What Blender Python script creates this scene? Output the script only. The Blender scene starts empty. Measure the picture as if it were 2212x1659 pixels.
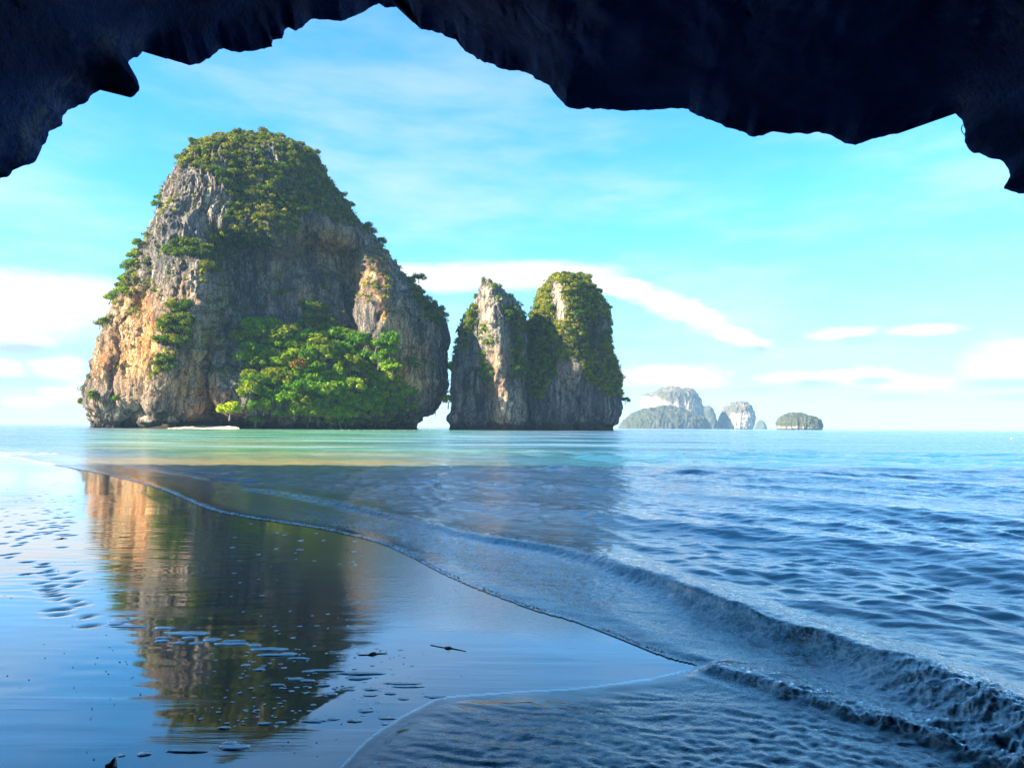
import bpy, math, random
import numpy as np
from mathutils import Matrix, Vector

sc = bpy.context.scene
COL = sc.collection
R = math.radians

# ------------------------------------------------------------------ camera
PW, PH = 2212.0, 1659.0            # pixel frame the photograph was measured in
LENS = 26.0
F = LENS / 36.0 * PW
PITCH, ROLL, EYE = R(3.36), R(0.363), 1.6
cam_d = bpy.data.cameras.new('camera')
cam = bpy.data.objects.new('camera', cam_d)
COL.objects.link(cam)
cam_d.lens = LENS
cam_d.sensor_width = 36.0
cam_d.clip_start = 0.1
cam_d.clip_end = 20000.0
CM = Matrix.Rotation(math.pi / 2 + PITCH, 3, 'X') @ Matrix.Rotation(ROLL, 3, 'Z')
cam.matrix_world = Matrix.Translation((0, 0, EYE)) @ CM.to_4x4()
sc.camera = cam
RM = np.array(CM)

# ------------------------------------------------------------------ light
SUN_EL = R(29.0)
SUN_H = np.array([-0.92, -0.39]); SUN_H /= np.linalg.norm(SUN_H)
TO_SUN = Vector((SUN_H[0] * math.cos(SUN_EL), SUN_H[1] * math.cos(SUN_EL), math.sin(SUN_EL)))
sun_d = bpy.data.lights.new('sun', 'SUN')
sun_d.energy = 5.0
sun_d.angle = R(0.5)
sun_d.color = (1.0, 0.88, 0.68)
sun = bpy.data.objects.new('sun', sun_d)
COL.objects.link(sun)
sun.rotation_euler = TO_SUN.to_track_quat('Z', 'Y').to_euler()
sun.location = (-60, -60, 80)

sc.view_settings.view_transform = 'Standard'
sc.view_settings.look = 'None'
sc.view_settings.gamma = 1.0
sc.view_settings.use_curve_mapping = False
sc.view_settings.exposure = 2.42

sc.render.engine = 'CYCLES'
cy = sc.cycles
cy.max_bounces = 9
cy.diffuse_bounces = 6
cy.glossy_bounces = 4
cy.transmission_bounces = 4
cy.transparent_max_bounces = 12
cy.volume_bounces = 0
cy.caustics_reflective = True
cy.blur_glossy = 1.0
cy.caustics_refractive = False
cy.use_denoising = True
cy.sample_clamp_indirect = 6.0


# ------------------------------------------------------------------ node helpers
class NT:
    """small wrapper to write node graphs compactly"""
    def __init__(self, tree):
        self.t = tree
        self.n = tree.nodes
        self.n.clear()

    def node(self, typ, **kw):
        nd = self.n.new(typ)
        for k, v in kw.items():
            setattr(nd, k, v)
        return nd

    def put(self, sock, v):
        if isinstance(v, bpy.types.NodeSocket):
            self.t.links.new(v, sock)
        elif v is not None:
            if isinstance(v, tuple) and len(v) == 3 and sock.type == 'RGBA':
                v = (*v, 1.0)
            sock.default_value = v

    def math(self, op, a, b=None, c=None, clamp=False):
        nd = self.node('ShaderNodeMath', operation=op, use_clamp=clamp)
        self.put(nd.inputs[0], a)
        self.put(nd.inputs[1], b)
        self.put(nd.inputs[2], c)
        return nd.outputs[0]

    def vmath(self, op, a, b=None):
        nd = self.node('ShaderNodeVectorMath', operation=op)
        self.put(nd.inputs[0], a)
        if b is not None:
            self.put(nd.inputs[1], b)
        return nd.outputs['Value'] if op in ('DOT_PRODUCT', 'LENGTH') else nd.outputs[0]

    def mix(self, f, a, b, mode='MIX'):
        nd = self.node('ShaderNodeMix', data_type='RGBA', blend_type=mode)
        self.put(nd.inputs[0], f)
        self.put(nd.inputs[6], a)
        self.put(nd.inputs[7], b)
        return nd.outputs[2]

    def noise(self, vec, scale, detail=4, rough=0.55, dist=0.0, out=0):
        nd = self.node('ShaderNodeTexNoise')
        self.put(nd.inputs['Vector'], vec)
        nd.inputs['Scale'].default_value = scale
        nd.inputs['Detail'].default_value = detail
        nd.inputs['Roughness'].default_value = rough
        nd.inputs['Distortion'].default_value = dist
        return nd.outputs[out]

    def voronoi(self, vec, scale, feature='F1'):
        nd = self.node('ShaderNodeTexVoronoi', feature=feature)
        self.put(nd.inputs['Vector'], vec)
        nd.inputs['Scale'].default_value = scale
        return nd.outputs[0]

    def smooth(self, v, a, b, lo=0.0, hi=1.0):
        nd = self.node('ShaderNodeMapRange', interpolation_type='SMOOTHSTEP')
        self.put(nd.inputs[0], v)
        nd.inputs[1].default_value = a
        nd.inputs[2].default_value = b
        nd.inputs[3].default_value = lo
        nd.inputs[4].default_value = hi
        return nd.outputs[0]

    def ramp(self, v, stops):
        nd = self.node('ShaderNodeValToRGB')
        self.put(nd.inputs[0], v)
        e = nd.color_ramp.elements
        while len(e) < len(stops):
            e.new(0.5)
        for el, (p, c) in zip(e, stops):
            el.position = p
            el.color = (*c, 1.0)
        return nd.outputs[0]

    def attr(self, name):
        nd = self.node('ShaderNodeAttribute', attribute_name=name)
        return nd.outputs['Fac']

    def mapping(self, vec, scale=(1, 1, 1), rot=(0, 0, 0), loc=(0, 0, 0)):
        nd = self.node('ShaderNodeMapping')
        self.put(nd.inputs[0], vec)
        nd.inputs[1].default_value = loc
        nd.inputs[2].default_value = rot
        nd.inputs[3].default_value = scale
        return nd.outputs[0]

    def bump(self, h, strength, dist, normal=None):
        nd = self.node('ShaderNodeBump')
        nd.inputs['Strength'].default_value = strength
        nd.inputs['Distance'].default_value = dist
        self.put(nd.inputs['Height'], h)
        self.put(nd.inputs['Normal'], normal)
        return nd.outputs[0]

    def bsdf(self, color, rough, normal=None, spec=0.3, **kw):
        nd = self.node('ShaderNodeBsdfPrincipled')
        self.put(nd.inputs['Base Color'], color)
        self.put(nd.inputs['Roughness'], rough)
        self.put(nd.inputs['Normal'], normal)
        nd.inputs['Specular IOR Level'].default_value = spec
        for k, v in kw.items():
            self.put(nd.inputs[k], v)
        return nd.outputs[0]

    def out(self, surf, volume=None, world=False):
        nd = self.node('ShaderNodeOutputWorld' if world else 'ShaderNodeOutputMaterial')
        if surf is not None:
            self.put(nd.inputs['Surface'], surf)
        if volume is not None:
            self.put(nd.inputs['Volume'], volume)


def new_mat(name):
    m = bpy.data.materials.new(name)
    m.use_nodes = True
    return m, NT(m.node_tree)


# ------------------------------------------------------------------ sky
world = bpy.data.worlds.new('World')
sc.world = world
world.use_nodes = True
w = NT(world.node_tree)
SKY_STRENGTH = 0.05
sky = w.node('ShaderNodeTexSky', sky_type='NISHITA', sun_disc=False)
sky.sun_elevation = SUN_EL
sky.sun_rotation = math.atan2(SUN_H[0], SUN_H[1])
sky.air_density = 1.0
sky.dust_density = 0.3
sky.ozone_density = 2.0
hs = w.node('ShaderNodeHueSaturation')
hs.inputs['Hue'].default_value = 0.478
hs.inputs['Saturation'].default_value = 1.3
hs.inputs['Value'].default_value = 1.15
w.put(hs.inputs['Color'], sky.outputs[0])
tc = w.node('ShaderNodeTexCoord').outputs['Generated']
sep = w.node('ShaderNodeSeparateXYZ')
w.put(sep.inputs[0], tc)
dx, dy, dz = sep.outputs
az = w.math('ARCTAN2', dx, dy)
el = w.math('ARCSINE', dz)
comb = w.node('ShaderNodeCombineXYZ')
w.put(comb.inputs[0], az); w.put(comb.inputs[1], el)
ae = comb.outputs[0]
nz1 = w.noise(w.mapping(ae, (6, 16, 1)), 1.0, 6, 0.55)
nz2 = w.noise(w.mapping(ae, (22, 60, 1), (0, 0, 0.25)), 1.0, 5, 0.6)
nz3 = w.noise(w.mapping(ae, (70, 150, 1), (0, 0, 0.2)), 1.0, 5, 0.6)
nz = w.math('ADD', w.math('ADD', w.math('MULTIPLY', w.math('SUBTRACT', nz1, 0.5), 1.3), w.math('MULTIPLY', w.math('SUBTRACT', nz2, 0.5), 1.2)), w.math('MULTIPLY', w.math('SUBTRACT', nz3, 0.5), 0.5))


def blob(a0, e0, ra, re, rot, wob, lo=1.2, hi=0.5):
    """soft elliptic cloud mass round one sky direction, edge broken up by noise"""
    a = w.math('SUBTRACT', az, a0)
    e = w.math('SUBTRACT', el, e0)
    c, s = math.cos(rot), math.sin(rot)
    u = w.math('DIVIDE', w.math('ADD', w.math('MULTIPLY', a, c), w.math('MULTIPLY', e, s)), ra)
    v = w.math('DIVIDE', w.math('SUBTRACT', w.math('MULTIPLY', e, c), w.math('MULTIPLY', a, s)), re)
    d = w.math('SQRT', w.math('ADD', w.math('MULTIPLY', u, u), w.math('MULTIPLY', v, v)))
    d = w.math('ADD', d, w.math('MULTIPLY', nz, wob))
    return w.smooth(d, lo, hi)


def sky_dir(px, py):
    v = RM @ np.array([(px - PW / 2) / F, -(py - PH / 2) / F, -1.0])
    v /= np.linalg.norm(v)
    return math.atan2(v[0], v[1]), math.asin(v[2])


def cloud(px, py, rx, ry, rot=0.0, wob=0.5, **k):
    a0, e0 = sky_dir(px, py)
    return blob(a0, e0, rx / F, ry / F, rot, wob, **k)


cl = None
for args in [(40, 640, 330, 52, 0.03, 0.35), (-500, 640, 560, 70, 0.0, 0.6), (800, 600, 420, 34, 0.02, 0.4), (1120, 595, 260, 34, 0.0, 0.4),
             (1340, 618, 130, 26, -0.25, 0.9), (1470, 668, 150, 34, -0.40, 0.9), (1600, 730, 110, 24, -0.45, 1.0),
             (40, 735, 75, 32, 0, 0.5), (125, 790, 55, 30, 0, 0.5), (10, 805, 40, 30, 0, 0.5), (140, 840, 60, 30, 0, 0.5), (60, 870, 50, 14, 0, 0.5),
             (1810, 720, 75, 15, 0.05, 0.9), (2180, 790, 90, 55, 0.0, 0.5), (1450, 815, 150, 28, 0, 1.0), (1800, 815, 170, 20, 0, 1.1), (1980, 830, 120, 18, 0, 1.0),
             (2000, 712, 70, 12, 0, 0.8), (2700, 700, 300, 60, 0, 0.7), (3400, 760, 400, 60, 0, 0.7)]:
    b = cloud(*args[:4], args[4], args[5])
    cl = b if cl is None else w.math('MAXIMUM', cl, b)
# broad veil of thin cloud over the lower sky all the way round, and faint wisps higher up
veil = w.math('MULTIPLY', w.smooth(el, 0.30, 0.0), w.smooth(nz1, 0.25, 0.75))
veil = w.math('MULTIPLY', veil, 0.10)
low = w.smooth(el, 0.10, -0.03)
wisp = w.math('MULTIPLY', w.smooth(w.noise(w.mapping(ae, (2.2, 9, 1), (0, 0, 0.35)), 1.0, 6, 0.6), 0.40, 0.72), 0.42)
wisp = w.math('MULTIPLY', wisp, w.smooth(el, 0.75, 0.3))
white = w.math('MAXIMUM', w.math('MAXIMUM', veil, w.math('MULTIPLY', low, 0.7)), w.math('MAXIMUM', wisp, cl))
grey = None
for args in [(60, 758, 60, 13), (30, 825, 80, 10), (1630, 757, 40, 10), (1855, 736, 35, 8), (1760, 830, 42, 8), (1885, 824, 30, 7), (2170, 828, 70, 10),
             (1930, 858, 45, 6), (1640, 842, 40, 5), (2190, 858, 40, 7)]:
    b = cloud(*args, 0.0, 0.7, lo=1.6, hi=0.5)
    grey = b if grey is None else w.math('MAXIMUM', grey, b)
CLOUD_W = 4.3
c_white = w.mix(w.math('MULTIPLY', grey, 0.95), (CLOUD_W, CLOUD_W * 1.0, CLOUD_W * 1.0), (2.1, 2.6, 3.2))
dimmed = w.mix(w.smooth(el, 0.30, 0.0, 0.0, 0.75), hs.outputs[0], (2.35, 2.85, 2.75))
skycol = w.mix(white, w.mix(1.0, dimmed, (0.70, 1.04, 1.42), 'MULTIPLY'), c_white)
bg = w.node('ShaderNodeBackground')
w.put(bg.inputs[0], skycol)
bg.inputs[1].default_value = SKY_STRENGTH
w.out(bg.outputs[0], world=True)

# ------------------------------------------------------------------ geometry helpers
rng = np.random.default_rng(7)
random.seed(7)


def rays(px, py):
    px = np.asarray(px, float); py = np.asarray(py, float)
    v = np.stack([(px - PW / 2) / F, -(py - PH / 2) / F, -np.ones_like(px)], -1)
    return v @ RM.T


def at_depth(px, py, D):
    v = rays(px, py)
    return v * (np.asarray(D, float) / v[..., 1])[..., None] + np.array([0, 0, EYE])


def ground(px, py, z=0.0):
    v = rays(px, py)
    return v * ((np.asarray(z, float) - EYE) / v[..., 2])[..., None] + np.array([0, 0, EYE])


def project(P):
    v = (np.asarray(P) - np.array([0, 0, EYE])) @ RM
    k = -v[..., 2]
    return v[..., 0] / k * F + PW / 2, PH / 2 - v[..., 1] / k * F


def _hash(ix, iy, iz, seed):
    h = (ix.astype(np.int64) * 374761393 + iy.astype(np.int64) * 668265263 + iz.astype(np.int64) * 2147483647 + seed * 1274126177) & 0xffffffff
    h = ((h ^ (h >> 13)) * 1274126177) & 0xffffffff
    h = ((h ^ (h >> 16)) * 2246822519) & 0xffffffff
    return h ^ (h >> 15)


def pnoise(P, seed=0):
    """gradient noise, about -1..1"""
    P = np.asarray(P, float)
    i = np.floor(P)
    f = P - i
    u = f * f * f * (f * (f * 6 - 15) + 10)
    ii = i.astype(np.int64)
    res = 0
    for cx in (0, 1):
        for cyy in (0, 1):
            for cz in (0, 1):
                h = _hash(ii[..., 0] + cx, ii[..., 1] + cyy, ii[..., 2] + cz, seed)
                gx = ((h & 1023) / 511.5 - 1); gy = (((h >> 10) & 1023) / 511.5 - 1); gz = (((h >> 20) & 1023) / 511.5 - 1)
                d = gx * (f[..., 0] - cx) + gy * (f[..., 1] - cyy) + gz * (f[..., 2] - cz)
                wgt = (u[..., 0] if cx else 1 - u[..., 0]) * (u[..., 1] if cyy else 1 - u[..., 1]) * (u[..., 2] if cz else 1 - u[..., 2])
                res = res + d * wgt
    return res * 1.5


def fbm(P, octv=4, seed=0, gain=0.5, ridged=False):
    P = np.asarray(P, float)
    a, tot, s = 1.0, 0.0, 0.0
    for o in range(octv):
        n = pnoise(P * (2.03 ** o) + o * 17.3, seed + o)
        if ridged:
            n = 1 - 2 * np.abs(n)
        s = s + a * n
        tot += a
        a *= gain
    return s / tot


def sstep(x, a, b):
    t = np.clip((x - a) / (b - a), 0, 1)
    return t * t * (3 - 2 * t)


def poly_sd(P, poly):
    """signed distance to a closed polygon, negative inside"""
    poly = np.asarray(poly, float)
    x, y = P[..., 0], P[..., 1]
    d = np.full(x.shape, 1e18)
    inside = np.zeros(x.shape, bool)
    n = len(poly)
    for k in range(n):
        a, b = poly[k], poly[(k + 1) % n]
        e = b - a
        t = np.clip(((x - a[0]) * e[0] + (y - a[1]) * e[1]) / max(e @ e, 1e-12), 0, 1)
        d = np.minimum(d, (x - a[0] - t * e[0]) ** 2 + (y - a[1] - t * e[1]) ** 2)
        c = ((a[1] > y) != (b[1] > y))
        if a[1] != b[1]:
            inside ^= c & (x < (b[0] - a[0]) * (y - a[1]) / (b[1] - a[1]) + a[0])
    d = np.sqrt(d)
    return np.where(inside, -d, d)


def line_dist(P, line):
    """distance to an open polyline, side (+ on its left) and the index position along it"""
    line = np.asarray(line, float)
    x, y = P[..., 0], P[..., 1]
    best = np.full(x.shape, 1e18); side = np.zeros(x.shape); par = np.zeros(x.shape)
    for k in range(len(line) - 1):
        a, b = line[k, :2], line[k + 1, :2]
        e = b - a
        t = np.clip(((x - a[0]) * e[0] + (y - a[1]) * e[1]) / max(e @ e, 1e-12), 0, 1)
        d = (x - a[0] - t * e[0]) ** 2 + (y - a[1] - t * e[1]) ** 2
        m = d < best
        best = np.where(m, d, best)
        side = np.where(m, np.sign(e[0] * (y - a[1]) - e[1] * (x - a[0])), side)
        par = np.where(m, k + t, par)
    return np.sqrt(best), side, par


def resample(line, n):
    """smooth densified copy of a polyline (any number of columns)"""
    line = np.asarray(line, float)
    k = len(line)
    out = []
    for u in np.linspace(0, k - 1, n):
        i = min(int(u), k - 2); t = u - i
        p0, p1, p2, p3 = line[max(i - 1, 0)], line[i], line[i + 1], line[min(i + 2, k - 1)]
        out.append(0.5 * ((2 * p1) + (-p0 + p2) * t + (2 * p0 - 5 * p1 + 4 * p2 - p3) * t ** 2 + (-p0 + 3 * p1 - 3 * p2 + p3) * t ** 3))
    return np.array(out)


def raw_mesh(name, V, faces, smooth=True, attrs=None):
    """mesh from a vertex array and an (n,4) or (n,3) index array"""
    V = np.ascontiguousarray(V, dtype=np.float32)
    faces = np.ascontiguousarray(faces, dtype=np.int32)
    k = faces.shape[1]
    me = bpy.data.meshes.new(name)
    me.vertices.add(len(V)); me.vertices.foreach_set('co', V.ravel())
    me.loops.add(faces.size); me.loops.foreach_set('vertex_index', faces.ravel())
    me.polygons.add(len(faces)); me.polygons.foreach_set('loop_start', np.arange(0, faces.size, k, dtype=np.int32))
    me.polygons.foreach_set('use_smooth', np.full(len(faces), smooth, dtype=bool))
    for a, v in (attrs or {}).items():
        at = me.attributes.new(a, 'FLOAT', 'POINT')
        at.data.foreach_set('value', np.ascontiguousarray(v, dtype=np.float32).ravel())
    me.update(calc_edges=True)
    me.validate()
    return me


def grid_faces(n, m, wrap=False):
    i = np.arange(n - 1)[:, None]
    j = np.arange(m if wrap else m - 1)[None, :]
    j2 = (j + 1) % m
    return np.stack([i * m + j, i * m + j2, (i + 1) * m + j2, (i + 1) * m + j], -1).reshape(-1, 4)


def link(name, me, mat=None, parent=None, loc=None):
    o = bpy.data.objects.new(name, me)
    COL.objects.link(o)
    if mat is not None:
        me.materials.clear(); me.materials.append(mat)
    if parent is not None:
        o.parent = parent
    if loc is not None:
        o.location = loc
    return o


def tag(o, label=None, cat=None, group=None, kind=None):
    if label: o['label'] = label
    if cat: o['category'] = cat
    if group: o['group'] = group
    if kind: o['kind'] = kind
    return o


def empty(name, loc):
    o = bpy.data.objects.new(name, None)
    o.empty_display_size = 0.2
    COL.objects.link(o)
    o.location = loc
    return o


def tube(path, radii, sides=7):
    path = np.asarray(path, float)
    V, Fc = [], []
    for k, p in enumerate(path):
        d = path[min(k + 1, len(path) - 1)] - path[max(k - 1, 0)]
        d = d / max(np.linalg.norm(d), 1e-9)
        a = np.cross(d, [0.31, 0.87, 0.39]); a /= np.linalg.norm(a)
        b = np.cross(d, a)
        for s in range(sides):
            t = 2 * math.pi * s / sides
            V.append(p + radii[k] * (a * math.cos(t) + b * math.sin(t)))
    for k in range(len(path) - 1):
        for s in range(sides):
            s2 = (s + 1) % sides
            Fc.append((k * sides + s, k * sides + s2, (k + 1) * sides + s2, (k + 1) * sides + s))
    return np.array(V), np.array(Fc)


def join(parts):
    V, Fc, off = [], [], 0
    for v, f in parts:
        V.append(v); Fc.append(np.asarray(f) + off); off += len(v)
    return np.concatenate(V), np.concatenate(Fc)


# ------------------------------------------------------------------ materials
def rock_material(name, tint=(1, 1, 1), scale=1.0, ochre_gain=1.0):
    m, n = new_mat(name)
    pos = n.node('ShaderNodeNewGeometry').outputs['Position']
    v1 = n.mapping(pos, (0.16 * scale, 0.16 * scale, 0.022 * scale))
    v2 = n.mapping(pos, (0.55 * scale, 0.55 * scale, 0.09 * scale))
    v3 = n.mapping(pos, (0.05 * scale, 0.05 * scale, 0.035 * scale))
    streak = n.noise(v1, 1.0, 7, 0.6, 0.4)
    fine = n.noise(v2, 1.0, 6, 0.65)
    big = n.noise(v3, 1.0, 4, 0.5)
    grain = n.noise(pos, 1.4 * scale, 5, 0.7)
    base = n.ramp(n.math('ADD', n.math('ADD', n.math('MULTIPLY', streak, 0.75), n.math('MULTIPLY', fine, 0.75)), -0.25),
                  [(0.37, (0.030, 0.027, 0.026)), (0.44, (0.105, 0.093, 0.082)), (0.53, (0.24, 0.205, 0.165)), (0.64, (0.46, 0.39, 0.295))])
    base = n.mix(n.smooth(big, 0.50, 0.72), base, (0.17, 0.155, 0.15))
    black = n.noise(n.mapping(pos, (0.26 * scale, 0.26 * scale, 0.010 * scale)), 1.0, 6, 0.62, 0.3)
    rust = n.noise(n.mapping(pos, (0.045 * scale, 0.045 * scale, 0.018 * scale)), 1.0, 5, 0.6, 0.5)
    base = n.mix(n.smooth(rust, 0.53, 0.68, 0.0, 0.55), base, n.ramp(fine, [(0.35, (0.20, 0.085, 0.045)), (0.6, (0.44, 0.27, 0.15))]))
    base = n.mix(n.smooth(black, 0.54, 0.62, 0.0, 0.75), base, (0.045, 0.043, 0.044))
    och = n.math('MULTIPLY', n.attr('ochre'), n.smooth(n.math('ADD', n.math('MULTIPLY', streak, 0.6), n.math('MULTIPLY', fine, 0.5)), 0.38, 0.66))
    och = n.math('MULTIPLY', och, 1.5 * ochre_gain, clamp=True)
    ochc = n.ramp(n.noise(v1, 1.7, 5, 0.6), [(0.32, (0.30, 0.10, 0.035)), (0.46, (0.52, 0.23, 0.07)), (0.58, (0.60, 0.40, 0.17)), (0.72, (0.66, 0.54, 0.33))])
    base = n.mix(och, base, ochc)
    base = n.mix(n.math('MULTIPLY', n.attr('pale'), n.smooth(fine, 0.35, 0.6)), base, (0.55, 0.46, 0.33))
    base = n.mix(n.math('MULTIPLY', n.attr('stain_shade'), n.smooth(n.math('ADD', streak, n.math('MULTIPLY', fine, 0.5)), 0.5, 0.8, 0.9, 0.45)), base, (0.055, 0.060, 0.072))  # dark streaks, plus the shade of recessed walls put into the colour
    base = n.mix(n.attr('veg'), base, n.mix(n.smooth(grain, 0.35, 0.65), (0.018, 0.028, 0.009), (0.060, 0.072, 0.020)))
    z = n.node('ShaderNodeSeparateXYZ'); n.put(z.inputs[0], pos)
    tide = n.math('ADD', z.outputs[2], n.math('MULTIPLY', n.math('SUBTRACT', fine, 0.5), 3.0))
    base = n.mix(n.smooth(tide, 5.2, 2.2), base, (0.060, 0.045, 0.033))
    base = n.mix(1.0, base, tint, 'MULTIPLY')
    crack = n.voronoi(n.mapping(pos, (0.35 * scale, 0.35 * scale, 0.10 * scale)), 1.0, 'DISTANCE_TO_EDGE')
    base = n.mix(n.smooth(crack, 0.075, 0.0, 0.0, 0.75), base, (0.03, 0.028, 0.028))
    gv = n.smooth(grain, 0.34, 0.66, 0.55, 1.35)
    gvc = n.node('ShaderNodeCombineColor')
    for k_ in range(3):
        n.put(gvc.inputs[k_], gv)
    base = n.mix(1.0, base, gvc.outputs[0], 'MULTIPLY')
    h = n.math('ADD', n.math('MULTIPLY', fine, 1.0), n.math('MULTIPLY', grain, 0.7))
    n.out(n.bsdf(base, 0.9, n.bump(h, 1.0, 2.6 / scale), 0.2))
    return m


def leaf_material(name, cols, gain=1.0):
    m, n = new_mat(name)
    rnd = n.node('ShaderNodeObjectInfo').outputs['Random']
    cl_ = n.attr('shade')
    c = n.ramp(rnd, [(i / max(len(cols) - 1, 1), col) for i, col in enumerate(cols)])
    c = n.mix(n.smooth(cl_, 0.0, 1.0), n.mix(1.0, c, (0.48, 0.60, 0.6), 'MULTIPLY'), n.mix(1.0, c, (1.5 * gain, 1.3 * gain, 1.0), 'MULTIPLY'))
    d = n.node('ShaderNodeBsdfDiffuse'); n.put(d.inputs[0], c)
    t = n.node('ShaderNodeBsdfTranslucent'); n.put(t.inputs[0], n.mix(1.0, c, (1.2, 1.25, 0.6), 'MULTIPLY'))
    mx = n.node('ShaderNodeMixShader'); mx.inputs[0].default_value = 0.3
    n.put(mx.inputs[1], d.outputs[0]); n.put(mx.inputs[2], t.outputs[0])
    n.out(mx.outputs[0])
    return m


M_ROCK = rock_material('limestone')
M_FAR = rock_material('haze_tinted_limestone', (1.05, 1.1, 1.15), 0.35)  # cool tint puts some distance haze into the rock colour
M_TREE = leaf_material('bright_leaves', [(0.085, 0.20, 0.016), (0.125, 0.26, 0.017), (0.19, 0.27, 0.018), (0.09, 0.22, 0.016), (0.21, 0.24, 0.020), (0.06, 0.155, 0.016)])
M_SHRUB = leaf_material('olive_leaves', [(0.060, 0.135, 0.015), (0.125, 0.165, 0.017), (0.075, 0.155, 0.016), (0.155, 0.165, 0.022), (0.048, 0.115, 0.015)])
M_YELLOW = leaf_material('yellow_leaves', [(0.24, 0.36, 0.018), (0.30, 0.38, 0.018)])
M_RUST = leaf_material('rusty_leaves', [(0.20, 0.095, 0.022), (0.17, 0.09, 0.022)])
m, n = new_mat('bark')
n.out(n.bsdf(n.mix(n.noise(n.node('ShaderNodeTexCoord').outputs['Object'], 3, 4), (0.07, 0.055, 0.045), (0.16, 0.13, 0.11)), 0.9))
M_BARK = m

# cave rock
m, n = new_mat('cave_limestone')
pos = n.node('ShaderNodeNewGeometry').outputs['Position']
a = n.noise(n.mapping(pos, (1, 1, 1.6)), 0.9, 8, 0.62, 0.6)
b = n.noise(pos, 3.5, 8, 0.7)
g = n.noise(pos, 14, 6, 0.7)
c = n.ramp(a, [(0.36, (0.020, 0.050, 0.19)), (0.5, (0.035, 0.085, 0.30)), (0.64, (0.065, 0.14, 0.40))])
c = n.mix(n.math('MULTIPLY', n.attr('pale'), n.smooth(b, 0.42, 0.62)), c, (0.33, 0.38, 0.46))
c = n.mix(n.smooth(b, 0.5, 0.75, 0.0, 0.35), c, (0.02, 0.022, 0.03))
n.out(n.bsdf(c, 0.85, n.bump(n.math('ADD', b, n.math('ADD', n.math('MULTIPLY', g, 0.4), n.math('MULTIPLY', n.voronoi(pos, 5.0), 0.5))), 1.0, 0.34), 0.25))
M_CAVE = m

# wet sand
m, n = new_mat('wet_sand')
pos = n.node('ShaderNodeNewGeometry').outputs['Position']
flow = n.noise(n.mapping(pos, (0.35, 2.6, 1), (0, 0, 0.12)), 1.0, 6, 0.55)
lines = n.noise(n.mapping(pos, (1.0, 16, 1), (0, 0, 0.10)), 1.0, 5, 0.6)
grain = n.noise(pos, 60, 4, 0.6)
rough_n = n.noise(pos, 22, 5, 0.65)
peb = n.noise(pos, 300, 2, 0.5)
sand_c = n.mix(n.smooth(flow, 0.35, 0.7), (0.022, 0.022, 0.024), (0.038, 0.036, 0.035))
sand_c = n.mix(n.smooth(peb, 0.62, 0.75, 0, 0.6), sand_c, (0.03, 0.026, 0.024))
coarse = n.attr('coarse')
hh = n.math('ADD', n.math('MULTIPLY', lines, n.math('ADD', 0.012, n.math('MULTIPLY', n.smooth(flow, 0.50, 0.66), 0.055))),
            n.math('ADD', n.math('MULTIPLY', rough_n, n.math('ADD', 0.003, n.math('MULTIPLY', coarse, 0.16))), n.math('MULTIPLY', flow, 0.04)))
nrm = n.bump(hh, 1.0, 0.02)
rgh = n.math('ADD', n.math('ADD', 0.018, n.math('MULTIPLY', coarse, 0.13)), n.smooth(flow, 0.48, 0.8, 0.0, 0.05))
sand_c = n.mix(n.attr('dry'), sand_c, (0.46, 0.40, 0.31))
rgh = n.math('ADD', rgh, n.math('MULTIPLY', n.math('MAXIMUM', n.attr('pit'), n.attr('dry')), 0.5))
n.out(n.bsdf(sand_c, rgh, nrm, 0.5, **{'IOR': 1.45, 'Coat Weight': n.math('SUBTRACT', 1.0, n.math('MAXIMUM', n.attr('pit'), n.attr('dry'))), 'Coat Roughness': n.math('ADD', 0.012, n.math('MULTIPLY', coarse, 0.08)), 'Coat IOR': 1.42, 'Coat Normal': nrm}))
M_SAND = m

# dry pale sand of the little beach under the big stack
m, n = new_mat('pale_sand')
n.out(n.bsdf(n.mix(n.noise(n.node('ShaderNodeNewGeometry').outputs['Position'], 0.7, 5), (0.50, 0.40, 0.25), (0.68, 0.57, 0.40)), 0.9))
M_PALE = m

# sea water
m, n = new_mat('sea_water')
pos = n.node('ShaderNodeNewGeometry').outputs['Position']
deep = n.attr('deep')
w0 = n.noise(pos, 9.0, 5, 0.65, 0.8)
colw = n.ramp(deep, [(0.0, (0.08, 0.15, 0.18)), (0.25, (0.035, 0.12, 0.17)), (0.60, (0.012, 0.088, 0.108)), (1.0, (0.014, 0.085, 0.135))])
colw = n.mix(n.smooth(n.noise(n.mapping(pos, (0.02, 0.06, 1)), 1.0, 4), 0.4, 0.65, 0.0, 0.4), colw, n.mix(1.0, colw, (0.7, 0.72, 0.8), 'MULTIPLY'))
colw = n.mix(n.attr('shoal'), colw, n.mix(n.smooth(n.noise(n.mapping(pos, (0.05, 0.16, 1)), 1.0, 5, 0.6), 0.35, 0.7), (0.035, 0.19, 0.07), n.mix(n.attr('sandy'), (0.055, 0.22, 0.085), (0.26, 0.27, 0.12))))
colw = n.mix(n.attr('bank'), colw, (0.34, 0.26, 0.11))
colw = n.mix(n.math('MULTIPLY', n.attr('aerated'), n.smooth(w0, 0.40, 0.66, 0.08, 0.8)), colw, (0.42, 0.56, 0.62))
far = n.attr('farness')
w_s = n.noise(n.mapping(pos, (4.5, 7.5, 1), (0, 0, 0.5)), 1.0, 5, 0.6, 0.5)
w_m = n.noise(n.mapping(pos, (1.0, 2.4, 1), (0, 0, 0.3)), 1.0, 4, 0.55, 0.3)
w_l = n.noise(n.mapping(pos, (0.16, 0.55, 1), (0, 0, 0.12)), 1.0, 4, 0.55, 0.3)
w_x = n.noise(n.mapping(pos, (0.02, 0.10, 1), (0, 0, 0.05)), 1.0, 4, 0.6, 0.2)
w_f = n.noise(pos, 26, 4, 0.6, 0.6)
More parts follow.
